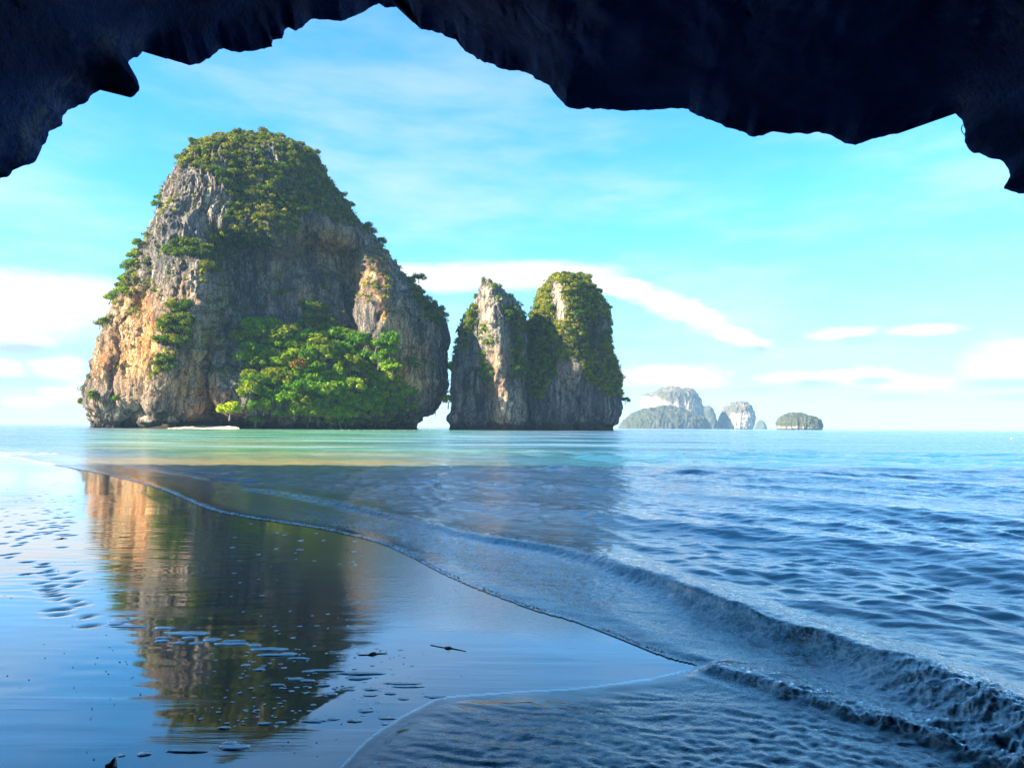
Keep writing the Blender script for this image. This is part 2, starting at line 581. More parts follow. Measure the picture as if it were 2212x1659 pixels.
h = n.math('ADD', n.math('MULTIPLY', w_s, n.attr('chop_fine')),
           n.math('MULTIPLY', far, n.math('ADD', n.math('MULTIPLY', w_m, 0.5), n.math('ADD', n.math('MULTIPLY', w_l, 0.7), n.math('MULTIPLY', w_x, 0.0)))))
h = n.math('ADD', h, n.math('MULTIPLY', w_f, n.attr('swash')))
nrm = n.bump(h, 1.0, 1.0)
fr = n.node('ShaderNodeFresnel'); fr.inputs[0].default_value = 1.58; n.put(fr.inputs[1], nrm)
gl = n.node('ShaderNodeBsdfGlossy'); gl.inputs['Color'].default_value = (1, 1, 1, 1)
n.put(gl.inputs['Roughness'], n.math('ADD', 0.025, n.math('MULTIPLY', far, n.smooth(n.noise(n.mapping(pos, (0.035, 0.10, 1), (0, 0, 0.1)), 1.0, 6, 0.65), 0.38, 0.62, 0.1, 1.1)))); n.put(gl.inputs['Normal'], nrm)
df = n.node('ShaderNodeBsdfDiffuse'); n.put(df.inputs[0], colw)
tr = n.node('ShaderNodeBsdfTransparent'); tr.inputs[0].default_value = (0.86, 0.93, 0.92, 1)
m1 = n.node('ShaderNodeMixShader'); n.put(m1.inputs[0], n.attr('opac')); n.put(m1.inputs[1], tr.outputs[0]); n.put(m1.inputs[2], df.outputs[0])
m2 = n.node('ShaderNodeMixShader'); n.put(m2.inputs[0], fr.outputs[0]); n.put(m2.inputs[1], m1.outputs[0]); n.put(m2.inputs[2], gl.outputs[0])
fd = n.bsdf((0.90, 0.92, 0.93), 0.45, nrm, 0.4)
warpv = n.vmath('ADD', pos, n.vmath('MULTIPLY', n.noise(pos, 3.0, 3, 0.6, 0.0, 1), (0.22, 0.22, 0)))
lacev = n.math('MULTIPLY', n.smooth(n.voronoi(warpv, 8.0, 'DISTANCE_TO_EDGE'), 0.085, 0.012), n.smooth(n.noise(pos, 1.6, 4, 0.6), 0.42, 0.60))
fo = n.math('MULTIPLY', n.attr('foam'), n.math('MAXIMUM', lacev, n.smooth(n.math('ADD', n.noise(pos, 34, 5, 0.7), n.math('MULTIPLY', n.noise(pos, 7, 3, 0.6), 0.5)), 0.70, 0.90)), clamp=True)
m3 = n.node('ShaderNodeMixShader'); n.put(m3.inputs[0], fo); n.put(m3.inputs[1], m2.outputs[0]); n.put(m3.inputs[2], fd)
n.out(m3.outputs[0])
M_SEA = m

m, n = new_mat('sea_foam')
pos = n.node('ShaderNodeNewGeometry').outputs['Position']
n.out(n.bsdf(n.mix(n.noise(pos, 60, 4), (0.74, 0.77, 0.79), (0.88, 0.89, 0.90)), 0.18, n.bump(n.voronoi(pos, 170), 0.35, 0.003), 0.5, **{'Coat Weight': 1.0, 'Coat Roughness': 0.08, 'Coat IOR': 1.5}))
M_FOAM = m
m, n = new_mat('dark_debris')
n.out(n.bsdf(n.mix(n.noise(n.node('ShaderNodeTexCoord').outputs['Object'], 25, 4), (0.025, 0.018, 0.014), (0.09, 0.06, 0.04)), 0.7))
M_DEBRIS = m
m, n = new_mat('shell')
n.out(n.bsdf(n.mix(n.noise(n.node('ShaderNodeTexCoord').outputs['Object'], 30, 4), (0.62, 0.57, 0.50), (0.8, 0.77, 0.72)), 0.4))
M_SHELL = m
m, n = new_mat('white_float')
n.out(n.bsdf((0.5, 0.5, 0.48), 0.4))
M_FLOAT = m
m, n = new_mat('orange_float')
n.out(n.bsdf((0.75, 0.22, 0.04), 0.4))
M_ORANGE = m

# ------------------------------------------------------------------ shoreline
SHORE_PX = [(-500, 965), (-220, 972), (0, 985), (70, 996), (150, 1010), (240, 1027), (330, 1050), (390, 1072), (450, 1098), (520, 1114), (600, 1127), (680, 1139), (745, 1152), (800, 1165), (850, 1182),
            (900, 1206), (950, 1232), (1020, 1264), (1090, 1291), (1165, 1318), (1250, 1342), (1330, 1372), (1400, 1401), (1460, 1422), (1515, 1438),
            (1470, 1456), (1380, 1474), (1250, 1490), (1150, 1496), (1050, 1503), (962, 1511), (925, 1526), (893, 1543), (840, 1574), (800, 1604), (770, 1636), (735, 1680), (690, 1800)]
SHORE = ground([p[0] for p in SHORE_PX], [p[1] for p in SHORE_PX])[:, :2]
SHORE = np.concatenate([[[-400, 90], [-150, 66]], SHORE[1:]])
SHORE_D = resample(SHORE, 260)
SEA_POLY = np.concatenate([SHORE_D, [[0.2, 1.2], [30, -2], [9000, -2], [9000, 9000], [-9000, 9000], [-9000, 90]]])


def crest_line(pts, n=90):
    p = np.array(pts, float)
    q = ground(p[:, 0], p[:, 1], p[:, 2])
    return resample(np.column_stack([q[:, 0], q[:, 1], p[:, 2]]), n)


BREAKER = crest_line([(560, 1058, .0), (660, 1075, .006), (760, 1094, .025), (900, 1127, .05), (1050, 1158, .065), (1200, 1182, .075), (1290, 1203, .09), (1370, 1224, .115), (1450, 1247, .135), (1520, 1275, .145), (1650, 1322, .15), (1730, 1347, .15),
                      (1800, 1366, .15), (1900, 1402, .145), (1980, 1436, .14), (2060, 1470, .13), (2140, 1508, .125), (2212, 1543, .12), (2400, 1630, .12), (2700, 1780, .12)], 150)
SWELL1 = crest_line([(900, 1082, .01), (1050, 1088, .05), (1250, 1105, .08), (1500, 1133, .105), (1700, 1148, .11), (1900, 1172, .115), (2060, 1195, .115), (2212, 1222, .12), (2600, 1290, .12), (3200, 1400, .12)])
SWELL2 = crest_line([(1000, 1036, .01), (1200, 1046, .05), (1450, 1062, .10), (1700, 1078, .12), (2000, 1106, .11), (2500, 1150, .11), (3200, 1200, .1)])
SWELL3 = crest_line([(1300, 1012, .02), (1600, 1024, .09), (2000, 1046, .10), (2500, 1075, .1), (3000, 1110, .05)])
BORE = crest_line([(1512, 1440, .02), (1560, 1448, .035), (1640, 1468, .045), (1720, 1497, .05), (1800, 1523, .05), (1900, 1553, .055), (2000, 1582, .055), (2100, 1620, .055), (2212, 1662, .055), (2500, 1775, .055)], 110)


def sand_height(X, Y, sd):
    """gently shelving beach: nearly level where it is wet, dipping under the sea (sd < 0 seaward)"""
    z = np.where(sd < 0, -0.055 * np.clip(-sd - 0.5, 0, 40), 0.0)
    return z - 0.006 * np.clip(-sd, 0, 0.5)


# ------------------------------------------------------------------ beach
def uneven(stops):
    out = []
    for a, b, step in stops:
        out.append(np.arange(a, b, step))
    return np.concatenate(out + [[stops[-1][1]]])


bx = uneven([(-400, -60, 20), (-60, -15, 1.5), (-15, -11, 0.16), (-11, -5, 0.023), (-5, 1.2, 0.05), (1.2, 6, 0.2), (6, 60, 3), (60, 160, 20)])
by = uneven([(-80, -16, 8), (-16, 2.4, 0.6), (2.4, 4, 0.06), (4, 6.8, 0.045), (6.8, 13, 0.028), (13, 18, 0.06), (18, 24, 0.10), (24, 60, 0.8), (60, 120, 5)])
GX, GY = np.meshgrid(bx, by)
near_b = (GX > -70) & (GX < 40) & (GY < 70)
sd = np.full(GX.shape, 30.0)
sd[near_b] = poly_sd(np.stack([GX[near_b], GY[near_b]], -1), SEA_POLY)
sd = np.where(near_b, sd, np.where(poly_sd(np.stack([GX, GY], -1)[::1], SEA_POLY[::8]) < 0, -40, 30))
GZ = sand_height(GX, GY, sd)
P3 = np.stack([GX, GY, np.zeros_like(GX)], -1)
dense = (np.abs(GX + 5) < 10) & (GY > 2) & (GY < 26)
GZ += 0.006 * pnoise(P3 * np.array([0.30, 0.40, 1]), 3) * (sd > 0.6)
GZ += np.where(dense, 0.0012 * pnoise(P3 * np.array([2.2, 9.0, 1]), 5) * sstep(sd, 0.3, 1.5), 0)
GZ += 0.35 * sstep(GX, -14, -40) * sstep(GY, 40, 5)
# footprints and small pits
FOOT = [(8, 1199), (20, 1204), (30, 1196), (58, 1214), (96, 1218), (92, 1224), (106, 1232), (98, 1236), (110, 1242), (128, 1249), (56, 1240), (88, 1259), (110, 1265), (152, 1265), (100, 1273), (112, 1276), (112, 1281), (118, 1286), (128, 1293),
        (160, 1299), (172, 1306), (142, 1315), (116, 1317), (128, 1328), (38, 1178), (50, 1172), (46, 1162), (94, 1124), (66, 1128), (74, 1135), (88, 1142), (84, 1150), (104, 1152), (120, 1138), (126, 1119), (146, 1128), (136, 1154), (154, 1156), (134, 1182),
        (120, 1147), (150, 1117), (98, 1110), (60, 1158), (70, 1156), (30, 1149), (4, 1174), (16, 1138), (48, 1131), (110, 1130), (140, 1136), (128, 1100), (150, 1072), (60, 1076), (90, 1062), (168, 1255), (160, 1236), (193, 1352), (190, 1331)]
fr_ = np.random.default_rng(3)
PIT = np.zeros_like(GZ)
extra = [(x, y) for x, y in zip(fr_.uniform(0, 165, 70), fr_.uniform(1030, 1170, 70))]
for k, (px, py) in enumerate(FOOT + extra):
    c = ground(px, py)
    big = k < len(FOOT)
    ang = fr_.uniform(-0.7, 0.7) + 0.9
    L, Wd, dep = (fr_.uniform(0.06, 0.10), fr_.uniform(0.035, 0.05), fr_.uniform(0.008, 0.016)) if big else (fr_.uniform(0.03, 0.06), fr_.uniform(0.025, 0.04), fr_.uniform(0.008, 0.018))
    msk = (np.abs(GX - c[0]) < 0.5) & (np.abs(GY - c[1]) < 0.5)
    if not msk.any():
        continue
    x, y = GX[msk] - c[0], GY[msk] - c[1]
    u = (x * math.cos(ang) + y * math.sin(ang)) / L
    v = (-x * math.sin(ang) + y * math.cos(ang)) / Wd
    r = np.sqrt(u * u + v * v)
    GZ[msk] += -dep * np.exp(-(r ** 3)) + dep * 0.10 * np.exp(-((r - 1.4) / 0.3) ** 2)
    PIT[msk] = np.maximum(PIT[msk], np.exp(-(r / 0.95) ** 4))
ppx, ppy = project(np.stack([GX, GY, GZ], -1))
inb = (GY > 2.5)
coarse_w = np.where(inb, 1.0, 0)
sdn = np.where(near_b, sd, 30)
coarse = sstep(sdn, 2.0, 0.3) * sstep(GX, -4.0, -1.6) * sstep(GY, 5.0, 6.6)
me = raw_mesh('beach', np.stack([GX, GY, GZ], -1).reshape(-1, 3), grid_faces(*GX.shape), attrs={'coarse': coarse, 'pit': PIT, 'dry': np.maximum(sstep(GY, 1.2, -0.6), sstep(GX, -16, -30) * sstep(GY, 30, 10))})  # unseen sand behind the camera made dry and pale to bounce light up
tag(link('beach', me, M_SAND), kind='structure')

# ------------------------------------------------------------------ sea
cols = np.concatenate([np.linspace(-3.2, -0.85, 24)[:-1], np.linspace(-0.85, 0.85, 560), np.linspace(0.85, 3.2, 24)[1:]])
rows = np.concatenate([np.geomspace(2.4, 30, 600)[:-1], np.linspace(30, 160, 190)[:-1], np.geomspace(160, 420, 100)[:-1], np.geomspace(420, 6900, 55)])
SY = np.repeat(rows[:, None], len(cols), 1)
SX = SY * cols[None, :]
step = np.gradient(rows)[:, None] + 0 * SX
sd = np.full(SX.shape, -60.0)
nb = (SY < 140) & (np.abs(SX) < 220)
sd[nb] = poly_sd(np.stack([SX[nb], SY[nb]], -1), SEA_POLY)
sea_d = -sd                                     # metres out from the water's edge
nearm = SY < 420
Pn = np.stack([SX, SY, 0 * SX], -1)
Z = np.zeros_like(SX)
# wind ripples: many small crossing waves, mostly running ashore
wr = np.random.default_rng(21)
dir0 = math.atan2(-0.62, -0.78)
swell_mask = np.zeros_like(SX)
crest_info = {}
XY = np.stack([SX, SY], -1)[nearm]


def crest_height(line, wsea, wshore, plunge=None):
    d, s, par = line_dist(XY, line)
    if plunge is not None:
        wshore = wshore + plunge[2] * sstep(par / (len(line) - 1), plunge[0], plunge[1])
    A = np.interp(par, np.arange(len(line)), line[:, 2])
    sg = d * s                                  # + on the left of the line's direction = seaward
    h = A * np.where(sg > 0, np.exp(-(sg / wsea) ** 2), np.exp(-(sg / wshore) ** 2))
    return h, A, sg, par


hb, Ab, sb, pb = crest_height(BREAKER, 0.42, 0.15, (0.60, 0.78, 0.10))
h1, A1, s1, _ = crest_height(SWELL1, 0.9, 0.55)
h2, A2, s2, _ = crest_height(SWELL2, 1.2, 0.9)
h3, A3, s3, _ = crest_height(SWELL3, 1.8, 1.3)
ho, Ao, so, po = crest_height(BORE, 0.26, 0.07)
sdn = sea_d[nearm]
edge = sstep(sdn, 0.0, 0.12)
open_sea = sstep(np.where(np.abs(sb) < 60, sb, 1), 0.1, 1.2) * sstep(sdn, 0.6, 2.5)
Zn = np.zeros(len(XY))
stepn = step[nearm]
for k in range(70):
    lam = math.exp(wr.uniform(math.log(0.16), math.log(3.2)))
    th = dir0 + wr.normal(0, 0.55)
    kk = 2 * math.pi / lam
    amp = 0.0105 * lam ** 0.62 * wr.uniform(0.4, 1.2) * 0.46
    ph = wr.uniform(0, 6.28)
    warp = 0.6 * pnoise(np.column_stack([XY / (lam * 3.0), np.full(len(XY), k * 3.1)]), k) if k % 2 == 0 else warp
    q = kk * (XY[:, 0] * math.cos(th) + XY[:, 1] * math.sin(th)) + ph + 2.5 * warp
    s = np.sin(q)
    fade = np.clip(lam / (2.6 * stepn) - 0.6, 0, 1)
    Zn += amp * fade * (1 - 2 * np.abs(np.sin(q / 2)) ** 1.3 + 0.27) * (0.15 + 0.85 * open_sea)
pn3 = np.column_stack([XY, np.zeros(len(XY))])
patch = 0.65 + 0.7 * pnoise(pn3 * np.array([0.12, 0.22, 1]), 71)
Zn *= np.clip(patch, 0.25, 1.4)
# churned water between the breaker and the edge
swz = sstep(sdn, 0.02, 0.35) * (1 - open_sea)
nearfade = np.clip(0.10 / (2.2 * stepn), 0, 1)
Zn += swz * (0.010 * fbm(pn3 * np.array([7, 9, 1]), 3, 31, ridged=True) + 0.006 * fbm(pn3 * 19, 2, 33)) * nearfade * sstep(sdn, 0.0, 1.2)
# streaming ripple lines in the thin sheet at the front
u_ = XY @ np.array([0.30, 0.95]); v_ = XY @ np.array([-0.95, 0.30])
lumpw = fbm(pn3 * np.array([1.1, 1.6, 1]), 3, 47)
front = sstep(XY[:, 1], 4.9, 4.2) * sstep(-so, 0.0, 0.15)
Zn += front * sstep(sdn, 0.0, 0.25) * (0.0105 * fbm(np.column_stack([v_ * 1.1 + 0.5 * lumpw, u_ * 7.5 + 1.6 * lumpw, 0 * u_]), 4, 41, ridged=True) + 0.003 * fbm(np.column_stack([v_ * 4 - u_ * 2, u_ * 13 + v_ * 3, 0 * u_]), 3, 43))
lump = fbm(pn3 * np.array([5.5, 6.5, 1]), 3, 51)
lump_f = fbm(pn3 * 17, 2, 53, ridged=True)
hb *= (1 + 0.22 * pnoise(pn3 * 2.0, 61)) * 1.0
turb = sstep(pb / (len(BREAKER) - 1), 0.66, 0.78)
hb_n = np.clip(hb / np.maximum(Ab, 1e-3), 0, 1)
# wind sea further out: longer, steeper-crested waves that show as dark and bright flecks
far_w = sstep(XY[:, 1], 10, 45) * (0.22 + 0.78 * sstep(XY[:, 0] / XY[:, 1], -0.25, 0.1)) * sstep(sdn, 1, 12)
for k in range(46):
    lam = math.exp(wr.uniform(math.log(1.0), math.log(6.0)))
    th = dir0 + wr.normal(0, 0.45)
    q = 2 * math.pi / lam * (XY[:, 0] * math.cos(th) + XY[:, 1] * math.sin(th)) + wr.uniform(0, 6.28)
    if k % 3 == 0:
        warp = 2.2 * pnoise(np.column_stack([XY / (lam * 2.5), np.full(len(XY), 100 + k * 3.1)]), 300 + k)
    amp = 0.0085 * lam ** 0.7 * wr.uniform(0.4, 1.2)
    Zn += far_w * amp * np.clip(lam / (2.4 * stepn) - 0.5, 0, 1) * (1.25 - 2 * np.abs(np.sin((q + warp) / 2)) ** 1.2)
Zn *= 1 - sstep(XY[:, 1], 330, 415)
Zn += hb + turb * hb_n * 0.026 * lump + turb * hb_n * 0.012 * lump_f
# spent foam-and-bubble apron shoreward of the plunging part
apron = turb * sstep(sb, -0.55, -0.15) * (sb < 0.1)
Zn += apron * (0.018 + 0.022 * lump + 0.010 * lump_f)
Zn += h1 * (1 + 0.15 * pnoise(pn3 * 1.2, 63)) + h2 + h3
bl = np.clip(ho / np.maximum(Ao, 1e-3), 0, 1)
Zn += ho * (0.85 + 0.5 * lump) + bl * 0.010 * lump_f
bapron = sstep(so, 0.6, 0.1) * (so > -0.02) * sstep(Ao, 0.02, 0.07)
Zn += bapron * (0.014 * lump + 0.009 * lump_f)
thin, _, _ = line_dist(XY, SHORE[27:])
main_, _, _ = line_dist(XY, SHORE[:26])
main_edge = sstep(thin - main_, -0.02, 0.08)
Zn = Zn * edge + 0.002 + 0.006 * main_edge * sstep(sdn, 0.0, 0.22)
Zn *= sstep(XY[:, 1], 58, 44) 
Z[nearm] = Zn
# the breaker leans over shoreward: push its crest along the shoreward normal
tang = np.gradient(BREAKER[:, :2], axis=0); tang /= np.linalg.norm(tang, axis=1)[:, None]
ix = np.clip(pb.astype(int), 0, len(BREAKER) - 1)
nshore = np.column_stack([tang[ix, 1], -tang[ix, 0]])
lean = (hb_n ** 2.5) * np.clip(Ab - 0.09, 0, 1) * (1.15 - 0.75 * turb) * (1 + 0.5 * pnoise(pn3 * 3.0, 77))
Xn, Yn = SX[nearm] + nshore[:, 0] * lean, SY[nearm] + nshore[:, 1] * lean
SXd, SYd = SX.copy(), SY.copy()
SXd[nearm], SYd[nearm] = Xn, Yn
# attributes
# shoal joins the beach to the big stack
shoal_line = np.array([[-30, 34], [-60, 180], [-110, 420]])
dsh, _, _ = line_dist(np.stack([SX, SY], -1), shoal_line)
wobble = fbm(Pn * np.array([0.03, 0.05, 1]), 3, 91)
shoal = (1 - sstep(dsh + 16 * wobble, 14, 24 + 0.30 * np.clip(SY, 0, 400)))
shore_fac = sstep(sea_d + 3 * wobble, 0.0, 16.0)
shoal = np.clip(shoal * sstep(sea_d, 1.0, 9.0), 0, 1) * 0.9 * sstep(SX / SY, -0.68, -0.48)
deep = np.clip(0.6 * shore_fac + 0.4 * sstep(SY, 28, 160), 0, 1)
opac = np.clip(1 - np.exp(-(np.clip(sea_d - 0.12, 0, 100) * 1.5 + 12 * np.clip(Z - 0.02, 0, 1))), 0, 1) * 0.97
opac = np.maximum(opac, 0.0)
foam = np.zeros_like(SX)
lace = 0.05 + 0.16 * np.clip(0.5 + fbm(pn3 * np.array([1.3, 1.3, 1]), 3, 97), 0, 1)
fN = np.clip(1 - sdn / lace, 0, 1) ** 0.7 * (0.06 + 1.1 * main_edge)
fN = np.maximum(fN, np.clip(hb_n ** 5 * sstep(Ab, 0.085, 0.13) * (0.9 + 0.5 * turb), 0, 1.5))
fN = np.maximum(fN, apron * 1.0)
fN = np.maximum(fN, swz * 0.75 * sstep(sdn, 3.2, 0.4) * sstep(XY[:, 1], 16, 9) * (1 - 0.7 * front))
fN = np.maximum(fN, bl ** 2 * 1.2)
fN = np.maximum(fN, sstep(np.abs(sb + 0.1), 0.5, 0.1) * sstep(XY[:, 1], 10, 14) * 0.55)
foam[nearm] = fN
aer = np.zeros_like(SX)
aer[nearm] = np.clip(np.maximum(np.maximum(apron, bapron * sstep(Ao, 0.02, 0.04)), np.maximum(0.9 * bl, 0.8 * turb * hb_n)), 0, 1)
opac = np.maximum(opac, aer * 0.9)
farness = sstep(SY, 14, 60) * 0.30
bank = np.exp(-((SY - 32 - 0.10 * (SX + 15)) / 4.5) ** 2) * sstep(SX, -30, -22) * sstep(SX, 2, -8) * sstep(sea_d, 0.2, 2.0)
chop = np.full_like(SX, 0.026)
chop[nearm] = 0.003 + (0.010 + 0.016 * sstep(XY[:, 1], 8, 25)) * open_sea
swash = np.zeros_like(SX)
swash[nearm] = (1 - open_sea) * sstep(sdn, 0.05, 0.5) * (0.0035 + 0.004 * np.maximum(apron, bapron))
V = np.stack([SXd, SYd, Z + 0.004], -1).reshape(-1, 3)
Fq = grid_faces(*SX.shape)
keep = (sea_d.ravel()[Fq] > -0.02).any(1)
Fq = Fq[keep]
used = np.unique(Fq)
remap = np.full(len(V), -1); remap[used] = np.arange(len(used))
sel = lambda a: a.ravel()[used]
me = raw_mesh('sea', V[used], remap[Fq], attrs={'deep': sel(deep), 'opac': sel(opac), 'foam': sel(foam), 'farness': sel(farness), 'bank': sel(bank * 0.75), 'aerated': sel(aer), 'sandy': sel(sstep(SY, 130, 40)), 'shoal': sel(shoal), 'chop_fine': sel(chop), 'swash': sel(swash)})
tag(link('sea', me, M_SEA), kind='structure')

# ------------------------------------------------------------------ cave and headland
LIP = [(-1250, 1950, 2.6), (-1100, 1600, 3.2), (-900, 1200, 4.2), (-700, 960, 5.2), (-470, 760, 6.0), (-260, 590, 6.6), (-120, 470, 7.0), (-50, 410, 7.2),
       (0, 385, 7.4), (20, 380, 7.4), (38, 362, 7.4), (75, 350, 7.5), (82, 335, 7.5), (95, 310, 7.6), (103, 283, 7.6), (130, 270, 7.7), (137, 250, 7.7), (160, 235, 7.8), (190, 218, 7.8),
       (205, 200, 7.9), (225, 188, 7.9), (238, 187, 7.9), (262, 197, 7.9), (280, 211, 7.9), (293, 207, 7.9), (302, 195, 7.9), (300, 180, 8.0), (286, 158, 8.0), (273, 145, 8.1), (285, 130, 8.2), (305, 118, 8.3),
       (316, 103, 8.4), (335, 108, 8.5), (350, 118, 8.6), (360, 127, 8.6), (375, 128, 8.7), (395, 137, 8.7), (410, 142, 8.7), (430, 138, 8.8), (450, 125, 8.8), (470, 110, 8.9), (488, 102, 9.0),
       (500, 111, 9.0), (520, 114, 9.1), (545, 112, 9.1), (570, 102, 9.2), (585, 100, 9.2), (592, 84, 9.3), (610, 83, 9.3), (614, 65, 9.4), (623, 57, 9.4), (637, 68, 9.4), (655, 60, 9.5),
       (675, 43, 9.6), (700, 43, 9.7), (735, 46, 9.7), (770, 35, 9.8), (800, 18, 9.9), (817, 8, 9.9), (835, 15, 9.9), (850, 18, 9.9), (863, 12, 9.9), (872, 22, 9.9), (889, 38, 9.8),
       (892, 50, 9.8), (912, 65, 9.7), (934, 67, 9.7), (958, 77, 9.6), (982, 86, 9.6), (1008, 112, 9.5), (1046, 134, 9.4), (1084, 146, 9.3), (1139, 155, 9.2), (1158, 170, 9.1), (1187, 186, 9.0),
       (1200, 205, 9.0), (1219, 233, 8.9), (1244, 235, 8.9), (1328, 236, 8.8), (1347, 239, 8.8), (1391, 238, 8.7), (1455, 237, 8.6), (1486, 237, 8.6), (1507, 248, 8.5), (1564, 275, 8.4), (1609, 291, 8.4),
       (1628, 296, 8.3), (1679, 285, 8.3), (1724, 291, 8.2), (1769, 288, 8.2), (1795, 294, 8.1), (1820, 308, 8.1), (1846, 312, 8.0), (1871, 304, 8.0), (1935, 288, 7.9), (1961, 274, 7.9), (1993, 266, 7.8),
       (2025, 248, 7.8), (2044, 242, 7.7), (2063, 242, 7.6), (2079, 262, 7.3), (2086, 282, 7.2), (2086, 307, 7.1), (2105, 333, 7.1), (2153, 342, 7.0), (2172, 358, 7.0), (2180, 377, 6.9), (2172, 390, 6.9),
       (2164, 403, 6.9), (2178, 411, 6.9), (2212, 421, 6.8), (2290, 440, 6.7)]
lp = np.array(LIP)
pts = at_depth(lp[:, 0], lp[:, 1], lp[:, 2])
# out of view, the right side is shaped open to let sky light in
pts = np.concatenate([pts, [[6.6, 6.4, 3.5], [8.6, 5.6, 3.6], [10.6, 4.0, 3.5], [12.4, 1.5, 3.4], [13.4, -2.0, 3.1], [13.4, -5.5, 2.4], [12.8, -8.5, 1.2], [12.0, -10.5, -0.6]]])
lp = np.concatenate([lp, [[3000, 0, 0]] * 8])
seg = np.r_[0, np.cumsum(np.linalg.norm(np.diff(pts, axis=0), axis=1))]
NU = 820
# more vertices where the photograph sees the lip
inside_w = ((lp[:, 0] > -60) & (lp[:, 0] < 2260)).astype(float)
dens = np.r_[0, np.cumsum(np.diff(seg) * np.where((inside_w[1:] + inside_w[:-1]) > 0, 5.0, 1.0))]
uu = np.interp(np.linspace(0, dens[-1], NU), dens, seg)
lip = np.column_stack([np.interp(uu, seg, pts[:, k]) for k in range(3)])
jag = np.column_stack([pnoise(lip * 9, 200 + k) * 0.018 + pnoise(lip * 3.1, 210 + k) * 0.025 + pnoise(lip * 22, 220 + k) * 0.009 for k in range(3)])
lip = lip + jag
NV_IN, NV_OUT = 90, 26
# smooth copy of the lip that the ceiling relaxes to
ker = np.hanning(141); ker /= ker.sum()
pad = np.pad(lip, ((70, 70), (0, 0)), mode='edge')
lip_s = np.column_stack([np.convolve(pad[:, k], ker, 'valid') for k in range(3)])
G = []
for j in range(NV_IN):
    t = (j / (NV_IN - 1)) ** 1.55
    blend = sstep(np.array(t), 0.0, 0.025)
    base = lip * (1 - blend) + lip_s * blend
    back = np.column_stack([lip_s[:, 0] * 0.55, -13.0 + 0 * lip_s[:, 1], lip_s[:, 2] * 0.75])
    p = base * (1 - t) + back * t
    side = np.clip((lip_s[:, 2] - 2.0) / 2.5, 0, 1)
    p[:, 2] += side * (1.5 * math.sin(math.pi * min(t * 1.25, 1)) ** 0.8) * (0.35 + 0.65 * t)
    p[:, 2] += 0.14 * side * (1 - math.exp(-t * 40))
    out_dir = np.sign(lip_s[:, 0])[:, None] * np.array([[1.0, 0, 0]])
    p += out_dir * (1 - side)[:, None] * 1.2 * math.sin(math.pi * t)
    amp = min(1.0, t / 0.10)
    nz_ = 0.30 * fbm(p * np.array([0.55, 0.55, 0.8]), 3, 230, ridged=True) + 0.20 * fbm(p * 1.9, 4, 240, ridged=True) + 0.05 * fbm(p * 7, 2, 250)
    p[:, 2] += amp * (nz_ * 0.9 + 0.10)
    p[:, 0] += amp * 0.4 * fbm(p * 0.9, 2, 260) * 0.5
    G.append(p)
cave_in = np.array(G)
# the hood of rock over the right-hand end hangs a little lower behind its lip
centre = np.array([0.5, 0, 1.5])
outs = []
for j in range(1, NV_OUT + 1):
    t = j / NV_OUT
    k = 48.0 * t ** 1.4
    d = lip_s - centre
    d[:, 1] = 0
    d /= np.linalg.norm(d, axis=1)[:, None]
    p = lip * (1 - min(1, t * 4)) + lip_s * min(1, t * 4) + d * k * np.array([2.6, 0, 1.0])
    p[:, 0] = np.where(p[:, 0] < 0, p[:, 0] * (1 + 1.0 * t), p[:, 0])
    p[:, 1] += 0.35 * min(1, t * 10) - 2.5 * t + 1.2 * t * fbm(p * 0.12, 3, 270)
    p[:, 2] = np.minimum(p[:, 2], 31 + 3 * pnoise(p * 0.08, 280))
    outs.append(p)
last = outs[-1].copy()
back1 = last.copy(); back1[:, 1] = -30; back1[:, 2] += 1
back2 = last.copy(); back2[:, 1] = -60; back2[:, 2] = -2
allrows = np.array([back2, back1] + outs[::-1] + list(cave_in))
tip = np.repeat(np.array([[0, -15.0, 1.0]]), NU, 0)
allrows = np.concatenate([allrows, tip[None]])
ipx, ipy = project(allrows)
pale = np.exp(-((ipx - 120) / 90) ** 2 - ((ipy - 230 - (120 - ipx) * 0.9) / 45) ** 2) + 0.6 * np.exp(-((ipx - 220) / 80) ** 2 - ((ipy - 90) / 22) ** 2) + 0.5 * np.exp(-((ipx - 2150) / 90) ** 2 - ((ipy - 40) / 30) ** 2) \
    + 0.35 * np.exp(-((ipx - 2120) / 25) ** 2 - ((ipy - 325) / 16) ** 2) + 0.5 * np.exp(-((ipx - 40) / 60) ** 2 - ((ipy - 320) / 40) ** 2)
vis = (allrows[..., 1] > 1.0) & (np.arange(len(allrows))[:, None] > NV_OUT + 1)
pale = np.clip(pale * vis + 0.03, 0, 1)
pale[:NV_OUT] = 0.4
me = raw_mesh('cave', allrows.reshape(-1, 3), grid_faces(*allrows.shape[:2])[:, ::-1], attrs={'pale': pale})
tag(link('cave', me, M_CAVE), kind='structure')


